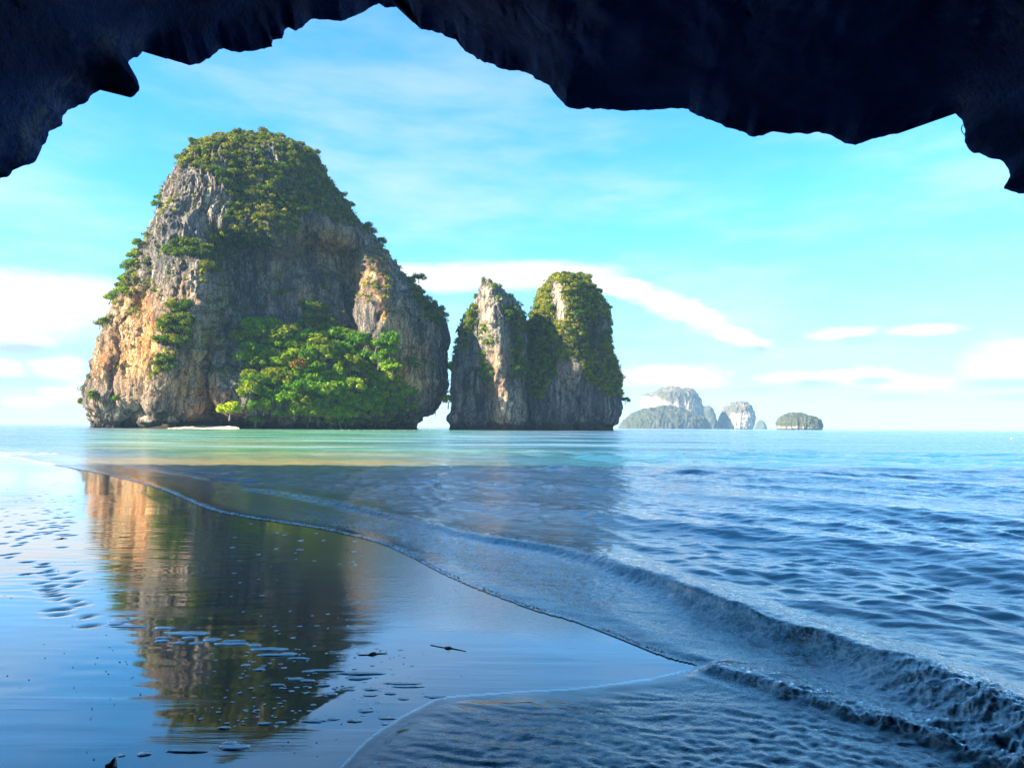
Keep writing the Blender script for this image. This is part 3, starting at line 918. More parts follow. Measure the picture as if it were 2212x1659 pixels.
# ------------------------------------------------------------------ rock stacks
def karst(name, left, right, D, dfront, dback, nr, nc, seed, relief=None, skew=0.0, amp=1.0, fscale=1.0, mat=None, paint=None, notch=2.5, expo=0.8, zb=-2.0, spikes=0.0, top_pow=1.7, front_share=0.76):
    """closed limestone tower: traced outline at its own distance, a real plan depth, fluted and broken by noise.
    Returns the object, its vertices, normals and their places in the photograph."""
    L = at_depth([p[0] for p in left], [p[1] for p in left], D)
    Rr = at_depth([p[0] for p in right], [p[1] for p in right], D)
    L = L[np.argsort(L[:, 2])]; Rr = Rr[np.argsort(Rr[:, 2])]
    zt = min(L[-1, 2], Rr[-1, 2])
    q = np.linspace(0, 1, nr)
    z = zb + (zt - zb) * (1 - (1 - q) ** top_pow)
    xl = np.interp(z, L[:, 2], L[:, 0]); xr = np.interp(z, Rr[:, 2], Rr[:, 0])
    hw = np.maximum((xr - xl) / 2, 0.02); cx = (xr + xl) / 2
    nf = int(nc * front_share)
    th = np.r_[np.linspace(math.pi, 2 * math.pi, nf, endpoint=False), np.linspace(0, math.pi, nc - nf, endpoint=False)]
    c, s = np.cos(th), np.sin(th)
    cc = np.sign(c) * np.abs(c) ** expo; ss = np.sign(s) * np.abs(s) ** expo
    prof = np.clip(hw / hw.max(), 0, 1) ** 0.6
    X = cx[:, None] + hw[:, None] * cc[None]
    Y = D + np.where(ss < 0, dfront, dback)[None] * ss[None] * prof[:, None] + skew * hw[:, None] * cc[None]
    Zz = np.repeat(z[:, None], nc, 1)
    P = np.stack([X, Y, Zz], -1)
    px, py = project(P * np.array([1, 0, 1]) + np.array([0, D, 0]))
    if relief is not None:
        fw = np.clip(-ss, 0, 1) ** 0.5
        P[..., 1] -= relief(px, py) * fw[None]
    P[..., 2] *= 1 - np.clip((D - P[..., 1]) / D, 0, 0.2)      # the tower's brow is lower than its summit
    du = np.roll(P, -1, 1) - np.roll(P, 1, 1)
    dv = np.gradient(P, axis=0)
    N = np.cross(du, dv); N /= np.maximum(np.linalg.norm(N, axis=2), 1e-9)[..., None]
    f = fscale
    big = fbm(P * np.array([0.022, 0.022, 0.010]) * f, 3, seed)
    blk = fbm(P * np.array([0.07, 0.07, 0.028]) * f, 4, seed + 20, ridged=True)
    flute = fbm(P * np.array([0.20, 0.20, 0.022]) * f, 4, seed + 40, ridged=True)
    fine = fbm(P * np.array([0.6, 0.6, 0.22]) * f, 3, seed + 60, ridged=True)
    ledge = fbm(P * np.array([0.03, 0.03, 0.16]) * f, 3, seed + 80)
    topfade = sstep((zt - z) / (zt - zb), 0.0, 0.06)[:, None]
    disp = (6.0 * big + 4.0 * blk + 3.0 * flute + 1.5 * fine + 1.8 * ledge) / f * amp * (0.35 + 0.65 * topfade)
    P[..., 2] += spikes * (1 - topfade) * pnoise(P * np.array([0.35, 0.35, 0]), seed + 99)
    disp -= notch * sstep(Zz, 7.5, 3.0) * (1 + 0.4 * blk)
    P = P + N * disp[..., None]
    # bring the broken surface back onto the traced flanks (each height's mean drift only, so the roughness stays)
    for _ in range(2):
        qx, qy = project(P)
        tl, tr_ = project(np.column_stack([xl, 0 * xl + D, z]))[0], project(np.column_stack([xr, 0 * xr + D, z]))[0]
        kk_ = np.hanning(27); kk_ /= kk_.sum()
        sm = lambda a_: np.convolve(np.pad(a_, 13, mode='edge'), kk_, 'valid')
        eL, eR = sm(tl - qx.min(1)), sm(tr_ - qx.max(1))
        u_ = (qx - qx.min(1)[:, None]) / np.maximum(qx.max(1) - qx.min(1), 1e-6)[:, None]
        P[..., 0] += (eL[:, None] * (1 - u_) + eR[:, None] * u_) / F * P[..., 1]
    du = np.roll(P, -1, 1) - np.roll(P, 1, 1)
    dv = np.gradient(P, axis=0)
    N2 = np.cross(du, dv); N2 /= np.maximum(np.linalg.norm(N2, axis=2), 1e-9)[..., None]
    px2, py2 = project(P)
    front = np.repeat((ss < 0.12)[None], nr, 0)
    at = {'ochre': np.zeros(P.shape[:2]), 'pale': np.zeros(P.shape[:2]), 'stain_shade': np.zeros(P.shape[:2]), 'veg': np.zeros(P.shape[:2])}
    if paint is not None:
        paint(at, px2, py2, P, N2, front)
    me = raw_mesh(name, P.reshape(-1, 3), grid_faces(nr, nc, True), attrs=at)
    o = link(name, me, mat or M_ROCK)
    return o, P, N2, px2, py2, front


def pxy(px, py):
    return np.stack([px, py], -1)


def inset(px, py, poly, soft):
    return sstep(poly_sd(pxy(px, py), poly), soft, -soft)


def ridge(px, py, line, hw_):
    d, _, _ = line_dist(pxy(px, py), np.array(line, float))
    return np.exp(-(d / hw_) ** 2)


def gauss(px, py, x, y, rx, ry):
    return np.exp(-((px - x) / rx) ** 2 - ((py - y) / ry) ** 2)


V_TOP = [(368, 350), (385, 312), (440, 278), (565, 262), (650, 286), (720, 335), (760, 395), (805, 460), (845, 508), (885, 560), (915, 606), (885, 605), (845, 548), (803, 507), (782, 484), (740, 484), (697, 465),
         (672, 442), (650, 470), (640, 500), (600, 500), (570, 540), (540, 520), (500, 540), (480, 530), (470, 505), (490, 470), (500, 440), (485, 400), (440, 368), (402, 358)]
V_LEDGE = [(355, 525), (440, 532), (465, 512), (520, 520), (525, 548), (475, 558), (470, 588), (430, 590), (412, 562), (360, 545)]
V_MID = [(372, 662), (398, 655), (428, 665), (424, 692), (400, 702), (412, 742), (390, 755), (352, 742), (345, 700)]
V_MID2 = [(345, 768), (378, 766), (368, 792), (330, 816)]
V_LEFT = [(326, 400), (350, 375), (345, 440), (325, 470), (312, 505), (300, 540), (292, 600), (268, 640), (222, 664), (228, 625), (250, 570), (278, 510), (305, 455)]
V_LEFT2 = [(205, 690), (225, 665), (232, 690), (212, 715)]
V_FOREST = [(533, 715), (592, 710), (655, 724), (689, 735), (748, 735), (790, 731), (837, 735), (849, 783), (879, 834), (893, 858), (891, 889), (849, 910), (740, 912), (647, 901), (550, 880), (535, 847), (525, 762)]
V_DARK = [(651, 660), (690, 662), (722, 702), (700, 725), (650, 715)]
V_RIGHT = [(882, 612), (920, 642), (955, 672), (950, 702), (920, 690), (898, 652)]
V_RWALL = [(868, 780), (905, 770), (935, 785), (925, 800), (880, 795)]
V_BASEL = [(160, 848), (195, 840), (215, 858), (180, 872)]

BIG_LEFT = [(565, 284), (500, 288), (461, 298), (430, 314), (404, 333), (388, 348), (355, 388), (341, 410), (336, 440), (326, 460), (312, 495), (298, 525), (288, 550), (272, 585), (260, 608), (246, 642), (236, 658), (222, 690), (212, 715),
            (201, 750), (196, 775), (187, 800), (179, 830), (173, 852), (172, 866), (184, 878), (189, 888), (188, 900), (184, 908), (186, 918), (187, 930)]
BIG_RIGHT = [(565, 284), (600, 290), (640, 307), (680, 333), (705, 353), (718, 377), (742, 412), (762, 443), (786, 478), (806, 498), (826, 523), (846, 548), (864, 573), (881, 598), (900, 618), (920, 643), (941, 663), (955, 682), (966, 702),
             (973, 727), (971, 745), (967, 754), (968, 800), (969, 830), (960, 850), (942, 872), (930, 880), (915, 885), (900, 888), (896, 892), (906, 900), (911, 908), (905, 921), (905, 930)]


BIG_LEFT = [(x + (9 if 380 < y < 720 else 4), y + 13 * max(0.0, min(1.0, (700 - y) / 380))) for x, y in BIG_LEFT]
BIG_RIGHT = [(x - (6 if 340 < y < 700 else 0), y + 13 * max(0.0, min(1.0, (700 - y) / 380))) for x, y in BIG_RIGHT]


def big_relief(px, py):
    r = -(30 + 0.05 * np.clip(px - 507, 0, 300)) * inset(px, py, [(507, 470), (560, 505), (640, 525), (700, 505), (795, 530), (808, 600), (812, 680), (845, 760), (895, 850), (905, 940), (505, 940), (508, 690)], 7 + 26 * sstep(px, 520, 620))
    r += 10 * ridge(px, py, [(838, 530), (845, 600), (850, 680), (878, 760), (915, 850)], 28)
    r += -12 * inset(px, py, [(340, 445), (394, 440), (396, 530), (376, 532), (372, 690), (332, 700), (332, 600)], 6)
    r += 10 * ridge(px, py, [(455, 600), (450, 700), (440, 900)], 55)
    r += 8 * ridge(px, py, [(300, 600), (270, 760), (255, 900)], 35)
    r += 6 * ridge(px, py, [(430, 340), (440, 480)], 50)
    r += 9 * ridge(px, py, [(518, 690), (530, 800), (530, 905)], 15)
    r += -10 * inset(px, py, [(330, 872), (394, 865), (440, 893), (500, 893), (500, 922), (330, 922)], 6)
    r += -5 * inset(px, py, [(590, 590), (625, 590), (630, 650), (600, 660)], 8)
    r += 44 * inset(px, py, V_FOREST, 26) * np.clip((py - 690) / 200, 0, 1)
    r += 7 * gauss(px, py, 470, 800, 18, 30) + 6 * gauss(px, py, 300, 780, 14, 60)
    return r


def big_paint(at, px, py, P, N, front):
    o = 0.25 * inset(px, py, [(240, 620), (500, 600), (500, 900), (180, 900)], 40) + 0.95 * gauss(px, py, 275, 740, 34, 55) + 0.9 * gauss(px, py, 320, 740, 24, 50) + 0.8 * gauss(px, py, 295, 655, 30, 35) + 0.8 * gauss(px, py, 215, 780, 22, 35) + 0.6 * gauss(px, py, 300, 790, 26, 30)
    o += 0.95 * ridge(px, py, [(822, 560), (830, 640), (845, 700), (862, 740)], 17) + 0.7 * ridge(px, py, [(850, 680), (880, 760), (900, 830)], 26) + 0.75 * gauss(px, py, 710, 530, 60, 45) + 0.55 * gauss(px, py, 760, 600, 60, 50) + 0.45 * gauss(px, py, 660, 640, 20, 20) + 0.25 * gauss(px, py, 590, 600, 50, 60)
    o += 0.55 * gauss(px, py, 440, 790, 55, 110) + 0.5 * gauss(px, py, 880, 790, 30, 60)
    at['ochre'][:] = np.clip(o, 0, 1) * front
    at['pale'][:] = np.clip(0.9 * gauss(px, py, 260, 890, 60, 16) + 0.8 * gauss(px, py, 470, 795, 25, 30) + 0.7 * gauss(px, py, 515, 800, 12, 90) + 0.55 * gauss(px, py, 440, 640, 40, 60) + 0.5 * gauss(px, py, 460, 470, 60, 40) + 0.5 * gauss(px, py, 275, 710, 20, 40)
                            + 0.5 * gauss(px, py, 860, 640, 18, 70), 0, 1) * front
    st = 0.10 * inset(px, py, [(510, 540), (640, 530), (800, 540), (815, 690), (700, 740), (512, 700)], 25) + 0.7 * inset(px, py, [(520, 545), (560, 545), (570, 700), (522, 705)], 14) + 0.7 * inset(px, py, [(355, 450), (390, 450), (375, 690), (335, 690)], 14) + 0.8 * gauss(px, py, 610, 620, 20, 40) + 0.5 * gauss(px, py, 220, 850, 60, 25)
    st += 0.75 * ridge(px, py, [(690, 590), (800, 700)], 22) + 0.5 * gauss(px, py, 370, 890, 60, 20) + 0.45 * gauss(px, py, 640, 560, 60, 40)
    at['stain_shade'][:] = np.clip(st, 0, 1) * front  # streaked dark rock, with shade painted onto the recessed wall and hollows
    v = 0
    for poly in (V_TOP, V_LEDGE, V_MID, V_MID2, V_LEFT, V_FOREST, V_DARK, V_RIGHT):
        v = np.maximum(v, inset(px, py, poly, 7))
    v = v * front * sstep(fbm(P * 0.055, 3, 77), -0.42, -0.14)
    v = np.maximum(v, sstep(N[..., 2], 0.45, 0.75) * (P[..., 2] > 20) * 0.9)
    v = np.maximum(v, ~front * sstep(fbm(P * 0.05, 3, 5), -0.1, 0.2) * 0.9)
    at['veg'][:] = v * np.clip(0.75 + 0.6 * fbm(P * 0.18, 2, 8), 0, 1)


STACK_D = 440.0
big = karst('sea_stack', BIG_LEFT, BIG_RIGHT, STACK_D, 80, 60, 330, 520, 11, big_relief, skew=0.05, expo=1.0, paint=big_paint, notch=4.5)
tag(big[0], 'massive limestone sea stack with orange stained cliffs and a wooded rounded top', 'rock island')


def base_depth(island, px_, ztop=5):
    """distance of an island's foot along one line of sight"""
    o, P, N, px, py, front = island
    k = front & (np.abs(px - px_) < 6) & (P[..., 2] < ztop) & (P[..., 2] > 0)
    return P[..., 1][k].min() if k.any() else STACK_D


PIN_LEFT = [(1052, 613), (1041, 617), (1034, 630), (1030, 650), (1018, 671), (1000, 695), (990, 719), (988, 743), (984, 763), (978, 790), (974, 815), (972, 840), (974, 870), (974, 891), (966, 903), (970, 918), (971, 930)]
PIN_RIGHT = [(1052, 613), (1063, 616), (1072, 626), (1080, 633), (1096, 648), (1112, 655), (1124, 670), (1136, 690), (1140, 740), (1141, 800), (1142, 860), (1141, 890), (1139, 905), (1137, 919), (1137, 930)]


def pin_relief(px, py):
    r = 9 * ridge(px, py, [(1062, 630), (1070, 700), (1085, 800), (1105, 925)], 26)
    r += -9 * inset(px, py, [(1000, 800), (1050, 790), (1072, 850), (1072, 925), (985, 925)], 8)
    r += -6 * inset(px, py, [(975, 640), (1040, 640), (1048, 780), (1040, 800), (975, 800)], 8)
    r += 4 * gauss(px, py, 1105, 880, 26, 40)
    return r


def pin_paint(at, px, py, P, N, front):
    at['ochre'][:] = np.clip(0.5 * gauss(px, py, 1110, 880, 30, 45) + 0.45 * gauss(px, py, 1080, 790, 30, 60), 0, 1) * front
    at['pale'][:] = np.clip(0.8 * gauss(px, py, 1105, 885, 28, 40) + 0.5 * ridge(px, py, [(1055, 640), (1080, 780)], 22), 0, 1) * front
    at['stain_shade'][:] = np.clip(0.8 * inset(px, py, [(1000, 800), (1040, 795), (1062, 850), (1070, 915), (985, 915)], 14), 0, 1) * front  # paints the lower left recess darker, as its shade
    v = 0.8 * inset(px, py, [(1088, 660), (1130, 690), (1136, 820), (1110, 820), (1100, 740)], 10) + 0.8 * inset(px, py, [(985, 700), (1028, 655), (1030, 690), (1000, 760), (985, 800)], 8)
    at['veg'][:] = np.clip(v * (0.6 + fbm(P * 0.15, 2, 8)), 0, 0.9) * front


pin = karst('sea_stack', PIN_LEFT, PIN_RIGHT, 436.0, 24, 24, 230, 230, 131, pin_relief, skew=0.10, amp=0.75, fscale=1.25, paint=pin_paint, notch=1.6, spikes=6.0)
tag(pin[0], 'slim jagged limestone pinnacle between the two larger stacks with a sunlit front rib', 'rock island')

RI_LEFT = [(1220, 587), (1195, 592), (1180, 602), (1164, 622), (1150, 652), (1144, 680), (1136, 720), (1125, 780), (1110, 850), (1105, 930)]
RI_RIGHT = [(1220, 587), (1252, 592), (1270, 603), (1289, 621), (1303, 643), (1313, 651), (1319, 672), (1321, 699), (1320, 731), (1326, 771), (1337, 791), (1343, 819), (1346, 851), (1350, 880), (1342, 903), (1335, 913), (1328, 921), (1328, 930)]
RI_LEFT = [(x + (5 if y < 700 else 0), y + (9 if y < 690 else 0)) for x, y in RI_LEFT]
RI_RIGHT = [(x - 4, y + (9 if y < 690 else 0)) for x, y in RI_RIGHT]
V_RIGHTI = [(1140, 690), (1160, 615), (1192, 585), (1250, 586), (1294, 617), (1320, 660), (1328, 760), (1346, 800), (1350, 850), (1310, 850), (1270, 820), (1255, 790), (1240, 772), (1205, 780), (1195, 820), (1165, 850), (1140, 850)]
BARE = [(1193, 606), (1214, 608), (1222, 690), (1206, 695), (1190, 650)]


def ri_relief(px, py):
    return 10 * ridge(px, py, [(1212, 600), (1222, 700), (1235, 790)], 22) - 7 * ridge(px, py, [(1238, 860), (1236, 925)], 10) + 5 * gauss(px, py, 1225, 815, 24, 30) + 5 * ridge(px, py, [(1290, 640), (1300, 740)], 18)


def ri_paint(at, px, py, P, N, front):
    at['pale'][:] = np.clip(0.6 * inset(px, py, BARE, 6) + 0.35 * gauss(px, py, 1225, 812, 26, 24), 0, 1) * front
    at['ochre'][:] = 0.25 * gauss(px, py, 1228, 815, 22, 26) * front
    v = inset(px, py, V_RIGHTI, 9) * (1 - inset(px, py, BARE, 5)) * front
    v = np.maximum(v, ~front * 0.8)
    at['veg'][:] = v * np.clip(0.8 + 0.6 * fbm(P * 0.18, 2, 9), 0, 1)
    at['stain_shade'][:] = 0.7 * sstep(py, 770, 860) * front  # paints the lower wall darker, where the pinnacle shades it


rid = karst('sea_stack', RI_LEFT, RI_RIGHT, 475.0, 40, 40, 230, 260, 171, ri_relief, skew=0.28, amp=0.7, fscale=1.1, paint=ri_paint, notch=2.0)
tag(rid[0], 'tall leafy sea stack with a domed green top behind the slim pinnacle', 'rock island')


# stalactites under the arch, boulders along the foot, the little beach
def spike(h, r, seed):
    g_ = np.random.default_rng(seed)
    k = 6
    path = np.column_stack([g_.normal(0, r * 0.12, k), g_.normal(0, r * 0.12, k), -np.linspace(0, h, k)])
    path[0] = (0, 0, 0.8)
    rad = r * (1 - np.linspace(0, 1, k) ** 1.2) * g_.uniform(0.85, 1.15, k) + 0.04
    return tube(path, rad, 7)


for k, (px, y0, y1, r) in enumerate([(918, 876, 893, 0.7), (927, 872, 897, 0.6), (935, 868, 891, 0.7), (941, 863, 905, 0.75), (947, 858, 884, 0.6), (907, 880, 893, 0.6)]):
    top = at_depth(px, y0 - 6, STACK_D + 4)
    v, f = spike((y1 - y0 + 6) * STACK_D / F, r, k)
    me = raw_mesh('stalactite', v, f, attrs={a_: np.full(len(v), x) for a_, x in (('ochre', 0.0), ('pale', 0.0), ('stain_shade', 0.7), ('veg', 0.0))})
    o = link('stalactite', me, M_ROCK, big[0])
    o.location = top


def lumpy(rx, ry, rz, seed, n=14, m=20, rough=0.28, freq=1.3):
    th = np.linspace(0, math.pi, n)[:, None]; ph = np.linspace(0, 2 * math.pi, m, endpoint=False)[None]
    U = np.stack([np.sin(th) * np.cos(ph), np.sin(th) * np.sin(ph), np.cos(th) + 0 * ph], -1)
    rr = 1 + rough * fbm(U * freq + seed * 3.7, 3, seed)
    V_ = U * rr[..., None] * np.array([rx, ry, rz])
    return V_.reshape(-1, 3), grid_faces(n, m, True)


def boulder(px, py, wpx, hpx, D, seed, label, pale_=0.4):
    D = D or base_depth(big, px) - 1.5
    c = at_depth(px, py, D)
    v, f = lumpy(wpx / 2 * D / F, wpx / 2.4 * D / F, hpx / 1.6 * D / F, seed, 22, 34, 0.5, 1.6)
    me = raw_mesh('boulder', v, f, attrs={a_: np.full(len(v), x) for a_, x in (('ochre', 0.25), ('pale', pale_), ('stain_shade', 0.0), ('veg', 0.0))})
    tag(link('boulder', me, M_ROCK, None, c), label, 'boulder', 'boulders along the foot of the big stack')


boulder(322, 911, 48, 20, None, 3, 'pale flat boulder at the left end of the little beach', 0.9)
boulder(372, 906, 34, 18, None, 4, 'rounded grey boulder just left of the pale little beach', 0.2)
boulder(345, 897, 30, 16, None, 8, 'dark boulder lodged in the low sea cave of the big stack', 0.0)
boulder(562, 912, 26, 14, None, 5, 'grey boulder under the left edge of the forest patch', 0.2)
boulder(620, 914, 30, 12, None, 6, 'brown boulder below the middle of the forest patch', 0.0)
boulder(893, 906, 24, 28, 432, 7, 'stubby rock standing at the foot of the natural arch', 0.3)

bp = [at_depth(x, 920, base_depth(big, x, 12) - 1.0) for x in (372, 410, 455, 505, 525)]
rows_ = []
for k, c in enumerate(resample(bp, 40)):
    wdt = 9 * math.sin(math.pi * (k + 0.6) / 40.2)
    rows_.append([[c[0], c[1] - 5 - wdt + i * wdt / 4, 0.02 + 1.5 * i * wdt / 72 + 0.12 * math.sin(k * 1.7 + i)] for i in range(9)])
rows_ = np.array(rows_)
me = raw_mesh('cove_beach', rows_.reshape(-1, 3), grid_faces(40, 9))
tag(link('cove_beach', me, M_PALE), kind='structure')

# ------------------------------------------------------------------ far islands
FY = lambda zy: 531 + zy * 0.4
FX = lambda zx: 920.4 + zx * 0.4


def far_outline(pts):
    """split a closed skyline into left and right flanks, each strictly rising"""
    p = np.array([(FX(x), FY(y)) for x, y in pts])
    k = int(np.argmin(p[:, 1]))
    return [tuple(q) for q in p[:k + 1]], [tuple(q) for q in p[k:]]


def far_paint(green, bare=()):
    def f(at, px, py, P, N, front):
        v = sstep(N[..., 2] + 0.35 * fbm(P * 0.02, 3, 4), 0.25, 0.6) * 0.85
        for poly in green:
            v = np.maximum(v, inset(px, py, [(FX(x), FY(y)) for x, y in poly], 5))
        for poly in bare:
            v = v * (1 - 0.85 * inset(px, py, [(FX(x), FY(y)) for x, y in poly], 4))
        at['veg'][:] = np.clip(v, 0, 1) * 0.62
        at['pale'][:] = 0.9 * (1 - np.clip(v, 0, 1))  # paler cliffs and muted green put some of the haze into the colour
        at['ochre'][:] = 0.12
    return f


l, r = far_outline([(1160, 985), (1170, 930), (1176, 905), (1165, 880), (1157, 850), (1166, 822), (1195, 812), (1222, 808), (1262, 788), (1302, 778), (1350, 784), (1385, 796), (1430, 798), (1464, 816), (1486, 845), (1500, 885), (1508, 930), (1515, 985)])
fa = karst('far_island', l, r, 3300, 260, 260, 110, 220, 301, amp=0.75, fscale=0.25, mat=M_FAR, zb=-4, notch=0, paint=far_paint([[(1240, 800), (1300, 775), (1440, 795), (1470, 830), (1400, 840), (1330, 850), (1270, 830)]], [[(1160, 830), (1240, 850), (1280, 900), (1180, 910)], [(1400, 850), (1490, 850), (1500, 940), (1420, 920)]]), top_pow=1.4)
tag(fa[0], 'broad hazy limestone island on the horizon above a green wooded apron', 'rock island', 'hazy islands on the horizon')
l, r = far_outline([(1040, 988), (1070, 955), (1100, 932), (1150, 912), (1200, 905), (1250, 892), (1300, 880), (1345, 898), (1400, 918), (1450, 930), (1500, 948), (1535, 975), (1540, 988)])


def all_green(at, px, py, P, N, front):
    at['veg'][:] = 0.85 + 0.3 * fbm(P * 0.02, 3, 14)


fb = karst('wooded_hill', l, r, 3000, 180, 120, 70, 240, 321, amp=1.1, fscale=0.3, mat=M_FAR, zb=-4, notch=0, paint=all_green, top_pow=1.3)
tag(fb[0], 'low green wooded hill in front of the broad hazy island', 'hill', 'hazy islands on the horizon')
l, r = far_outline([(1470, 988), (1480, 900), (1496, 869), (1530, 872), (1550, 886), (1563, 915), (1573, 950), (1574, 988)])
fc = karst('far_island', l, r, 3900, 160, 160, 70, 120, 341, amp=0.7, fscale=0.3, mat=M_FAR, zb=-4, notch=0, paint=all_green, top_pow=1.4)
tag(fc[0], 'bluish shaded hump behind the right end of the broad hazy island', 'rock island', 'hazy islands on the horizon')
l, r = far_outline([(1568, 988), (1574, 950), (1584, 925), (1602, 880), (1625, 862), (1660, 855), (1700, 849), (1732, 855), (1758, 873), (1774, 902), (1782, 930), (1776, 955), (1766, 988)])
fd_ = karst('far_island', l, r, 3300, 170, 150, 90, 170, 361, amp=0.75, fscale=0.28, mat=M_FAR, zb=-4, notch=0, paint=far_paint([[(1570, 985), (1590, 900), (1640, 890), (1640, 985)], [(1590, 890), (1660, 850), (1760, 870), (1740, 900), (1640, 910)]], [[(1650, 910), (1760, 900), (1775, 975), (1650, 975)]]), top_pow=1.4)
tag(fd_[0], 'compact dome shaped hazy island with a pale cliff, between broad island and low islet', 'rock island', 'hazy islands on the horizon')
l, r = far_outline([(1772, 988), (1786, 968), (1800, 960), (1820, 963), (1836, 973), (1842, 988)])
fe = karst('far_island', l, r, 4600, 90, 90, 30, 60, 381, amp=1.0, fscale=0.3, mat=M_FAR, zb=-4, notch=0, paint=all_green, top_pow=1.4)
tag(fe[0], 'tiny pale blue islet beside the dome shaped island', 'rock island', 'hazy islands on the horizon')
l, r = far_outline([(1893, 990), (1888, 960), (1900, 943), (1925, 932), (1960, 922), (1990, 918), (2022, 915), (2050, 925), (2075, 936), (2105, 945), (2132, 955), (2145, 972), (2140, 990)])
def islet_paint(at, px, py, P, N, front):
    at['veg'][:] = sstep(P[..., 2] + 7 * fbm(P * 0.08, 3, 6), 5, 11) * 0.9
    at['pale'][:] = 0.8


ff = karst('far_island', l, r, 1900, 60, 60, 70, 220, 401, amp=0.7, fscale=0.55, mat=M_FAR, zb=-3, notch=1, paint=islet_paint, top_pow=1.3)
tag(ff[0], 'low green topped islet standing alone right of the hazy islands', 'rock island')


# ------------------------------------------------------------------ plants
def crown_mesh(name, seed, clumps, per, spread=(1, 1, 0.75), leaf=0.11, csize=0.36, droop=0.0):
    """leafy crown of unit radius: clumps of small leaf cards round a set of branch ends, open between clumps"""
    g_ = np.random.default_rng(seed)
    V_, Fc, sh = [], [], []
    cents = []
    for c in range(clumps):
        d = g_.normal(size=3); d /= np.linalg.norm(d)
        d[2] = abs(d[2]) * 0.95 - 0.25
        r_ = g_.uniform(0.45, 0.85)
        cents.append(d * r_ * np.array(spread))
    cents = np.array(cents)
    for c in cents:
        tone = g_.uniform(0, 1)
        k = int(per * g_.uniform(0.7, 1.3))
        cs = csize * g_.uniform(0.7, 1.25)
        d = g_.normal(size=(k, 3)); d /= np.linalg.norm(d, axis=1)[:, None]
        p = c + d * (g_.uniform(0.35, 1.0, (k, 1)) ** 0.5) * cs * np.array([1, 1, 0.8])
        nrm_ = d * np.array([0.8, 0.8, 1.0]) + np.array([0, 0, 0.5]) + g_.normal(0, 0.45, (k, 3))
        nrm_ /= np.linalg.norm(nrm_, axis=1)[:, None]
        t_ = np.cross(nrm_, g_.normal(size=(k, 3))); t_ /= np.linalg.norm(t_, axis=1)[:, None]
        b_ = np.cross(nrm_, t_)
        s_ = leaf * g_.uniform(0.6, 1.3, (k, 1))
        q = np.stack([p - t_ * s_, p - b_ * s_ * 0.55, p + t_ * s_, p + b_ * s_ * 0.55], 1)
        off = len(V_) * 0 + sum(len(x) for x in V_)
        V_.append(q.reshape(-1, 3))
        Fc.append(np.arange(k * 4).reshape(-1, 4) + off)
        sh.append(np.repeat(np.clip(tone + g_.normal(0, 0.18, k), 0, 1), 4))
    return raw_mesh(name, np.concatenate(V_), np.concatenate(Fc), smooth=False, attrs={'shade': np.concatenate(sh)}), cents


def trunk_mesh(name, cents, seed, r0=0.06, base=-0.9):
    g_ = np.random.default_rng(seed)
    parts = []
    fork = np.array([g_.normal(0, 0.06), g_.normal(0, 0.06), -0.30])
    parts.append(tube([(0, 0, base), (fork * [0.5, 0.5, 0] + [0, 0, (base + fork[2]) / 2]), fork], [r0 * 1.3, r0, r0 * 0.8], 6))
    for c in cents[:5]:
        mid = fork * 0.5 + c * 0.5 + np.array([0, 0, -0.05])
        parts.append(tube([fork, mid, c], [r0 * 0.65, r0 * 0.45, r0 * 0.15], 5))
    v, f = join(parts)
    return raw_mesh(name, v, f)


def plant_kit(kind, mat, nvar, seed, clumps, per, **kw):
    out = []
    for k in range(nvar):
        cm, cents = crown_mesh(kind + '_crown', seed + k, clumps, per, **kw)
        cm.materials.append(mat)
        tm = trunk_mesh(kind + '_trunk', cents, seed + 50 + k)
        tm.materials.append(M_BARK)
        out.append((cm, tm))
    return out


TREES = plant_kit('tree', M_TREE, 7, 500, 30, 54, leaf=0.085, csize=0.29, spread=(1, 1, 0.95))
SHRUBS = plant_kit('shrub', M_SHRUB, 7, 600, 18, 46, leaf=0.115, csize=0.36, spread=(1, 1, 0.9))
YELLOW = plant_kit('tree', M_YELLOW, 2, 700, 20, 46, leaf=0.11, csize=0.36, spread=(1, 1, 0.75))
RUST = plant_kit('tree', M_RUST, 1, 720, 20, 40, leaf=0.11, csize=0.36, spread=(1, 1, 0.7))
PR = np.random.default_rng(77)


def plant(kind, kit, pos, size, label, cat, group=None, squash=1.0, parts=('crown', 'trunk')):
    cm, tm = kit[PR.integers(len(kit))]
    root = empty(kind, pos)
    rz = PR.uniform(0, 6.28)
    root.rotation_euler = (PR.normal(0, 0.1), PR.normal(0, 0.1), rz)
    root.scale = (size * PR.uniform(0.9, 1.15), size * PR.uniform(0.9, 1.15), size * squash * PR.uniform(0.85, 1.15))
    tag(root, label, cat, group)
    for nm, me_ in zip(parts, (cm, tm)):
        o = bpy.data.objects.new(nm, me_)
        COL.objects.link(o)
        o.parent = root
    return root


def scatter(island, poly, mind, nmax, seed, exclude=None, nz_min=-0.5):
    """well spaced points of an island's camera-side surface inside a photographed patch"""
    o, P, N, px, py, front = island
    ok = front & (poly_sd(pxy(px, py), poly) < 0) & (N[..., 2] > nz_min)
    if poly is not V_FOREST and poly is not V_LEFT:
        ok &= fbm(P * 0.055, 3, 77) > -0.32
    if exclude is not None:
        ok &= poly_sd(pxy(px, py), exclude) > 0
    idx = np.argwhere(ok)
    g_ = np.random.default_rng(seed)
    g_.shuffle(idx)
    got = np.zeros((0, 2)); res = []
    for i, j in idx[:6000]:
        q = np.array([px[i, j], py[i, j]])
        if len(got) and ((got - q) ** 2).sum(1).min() < mind ** 2:
            continue
        got = np.vstack([got, q]); res.append((P[i, j], N[i, j], q))
        if len(res) >= nmax:
            break
    return res


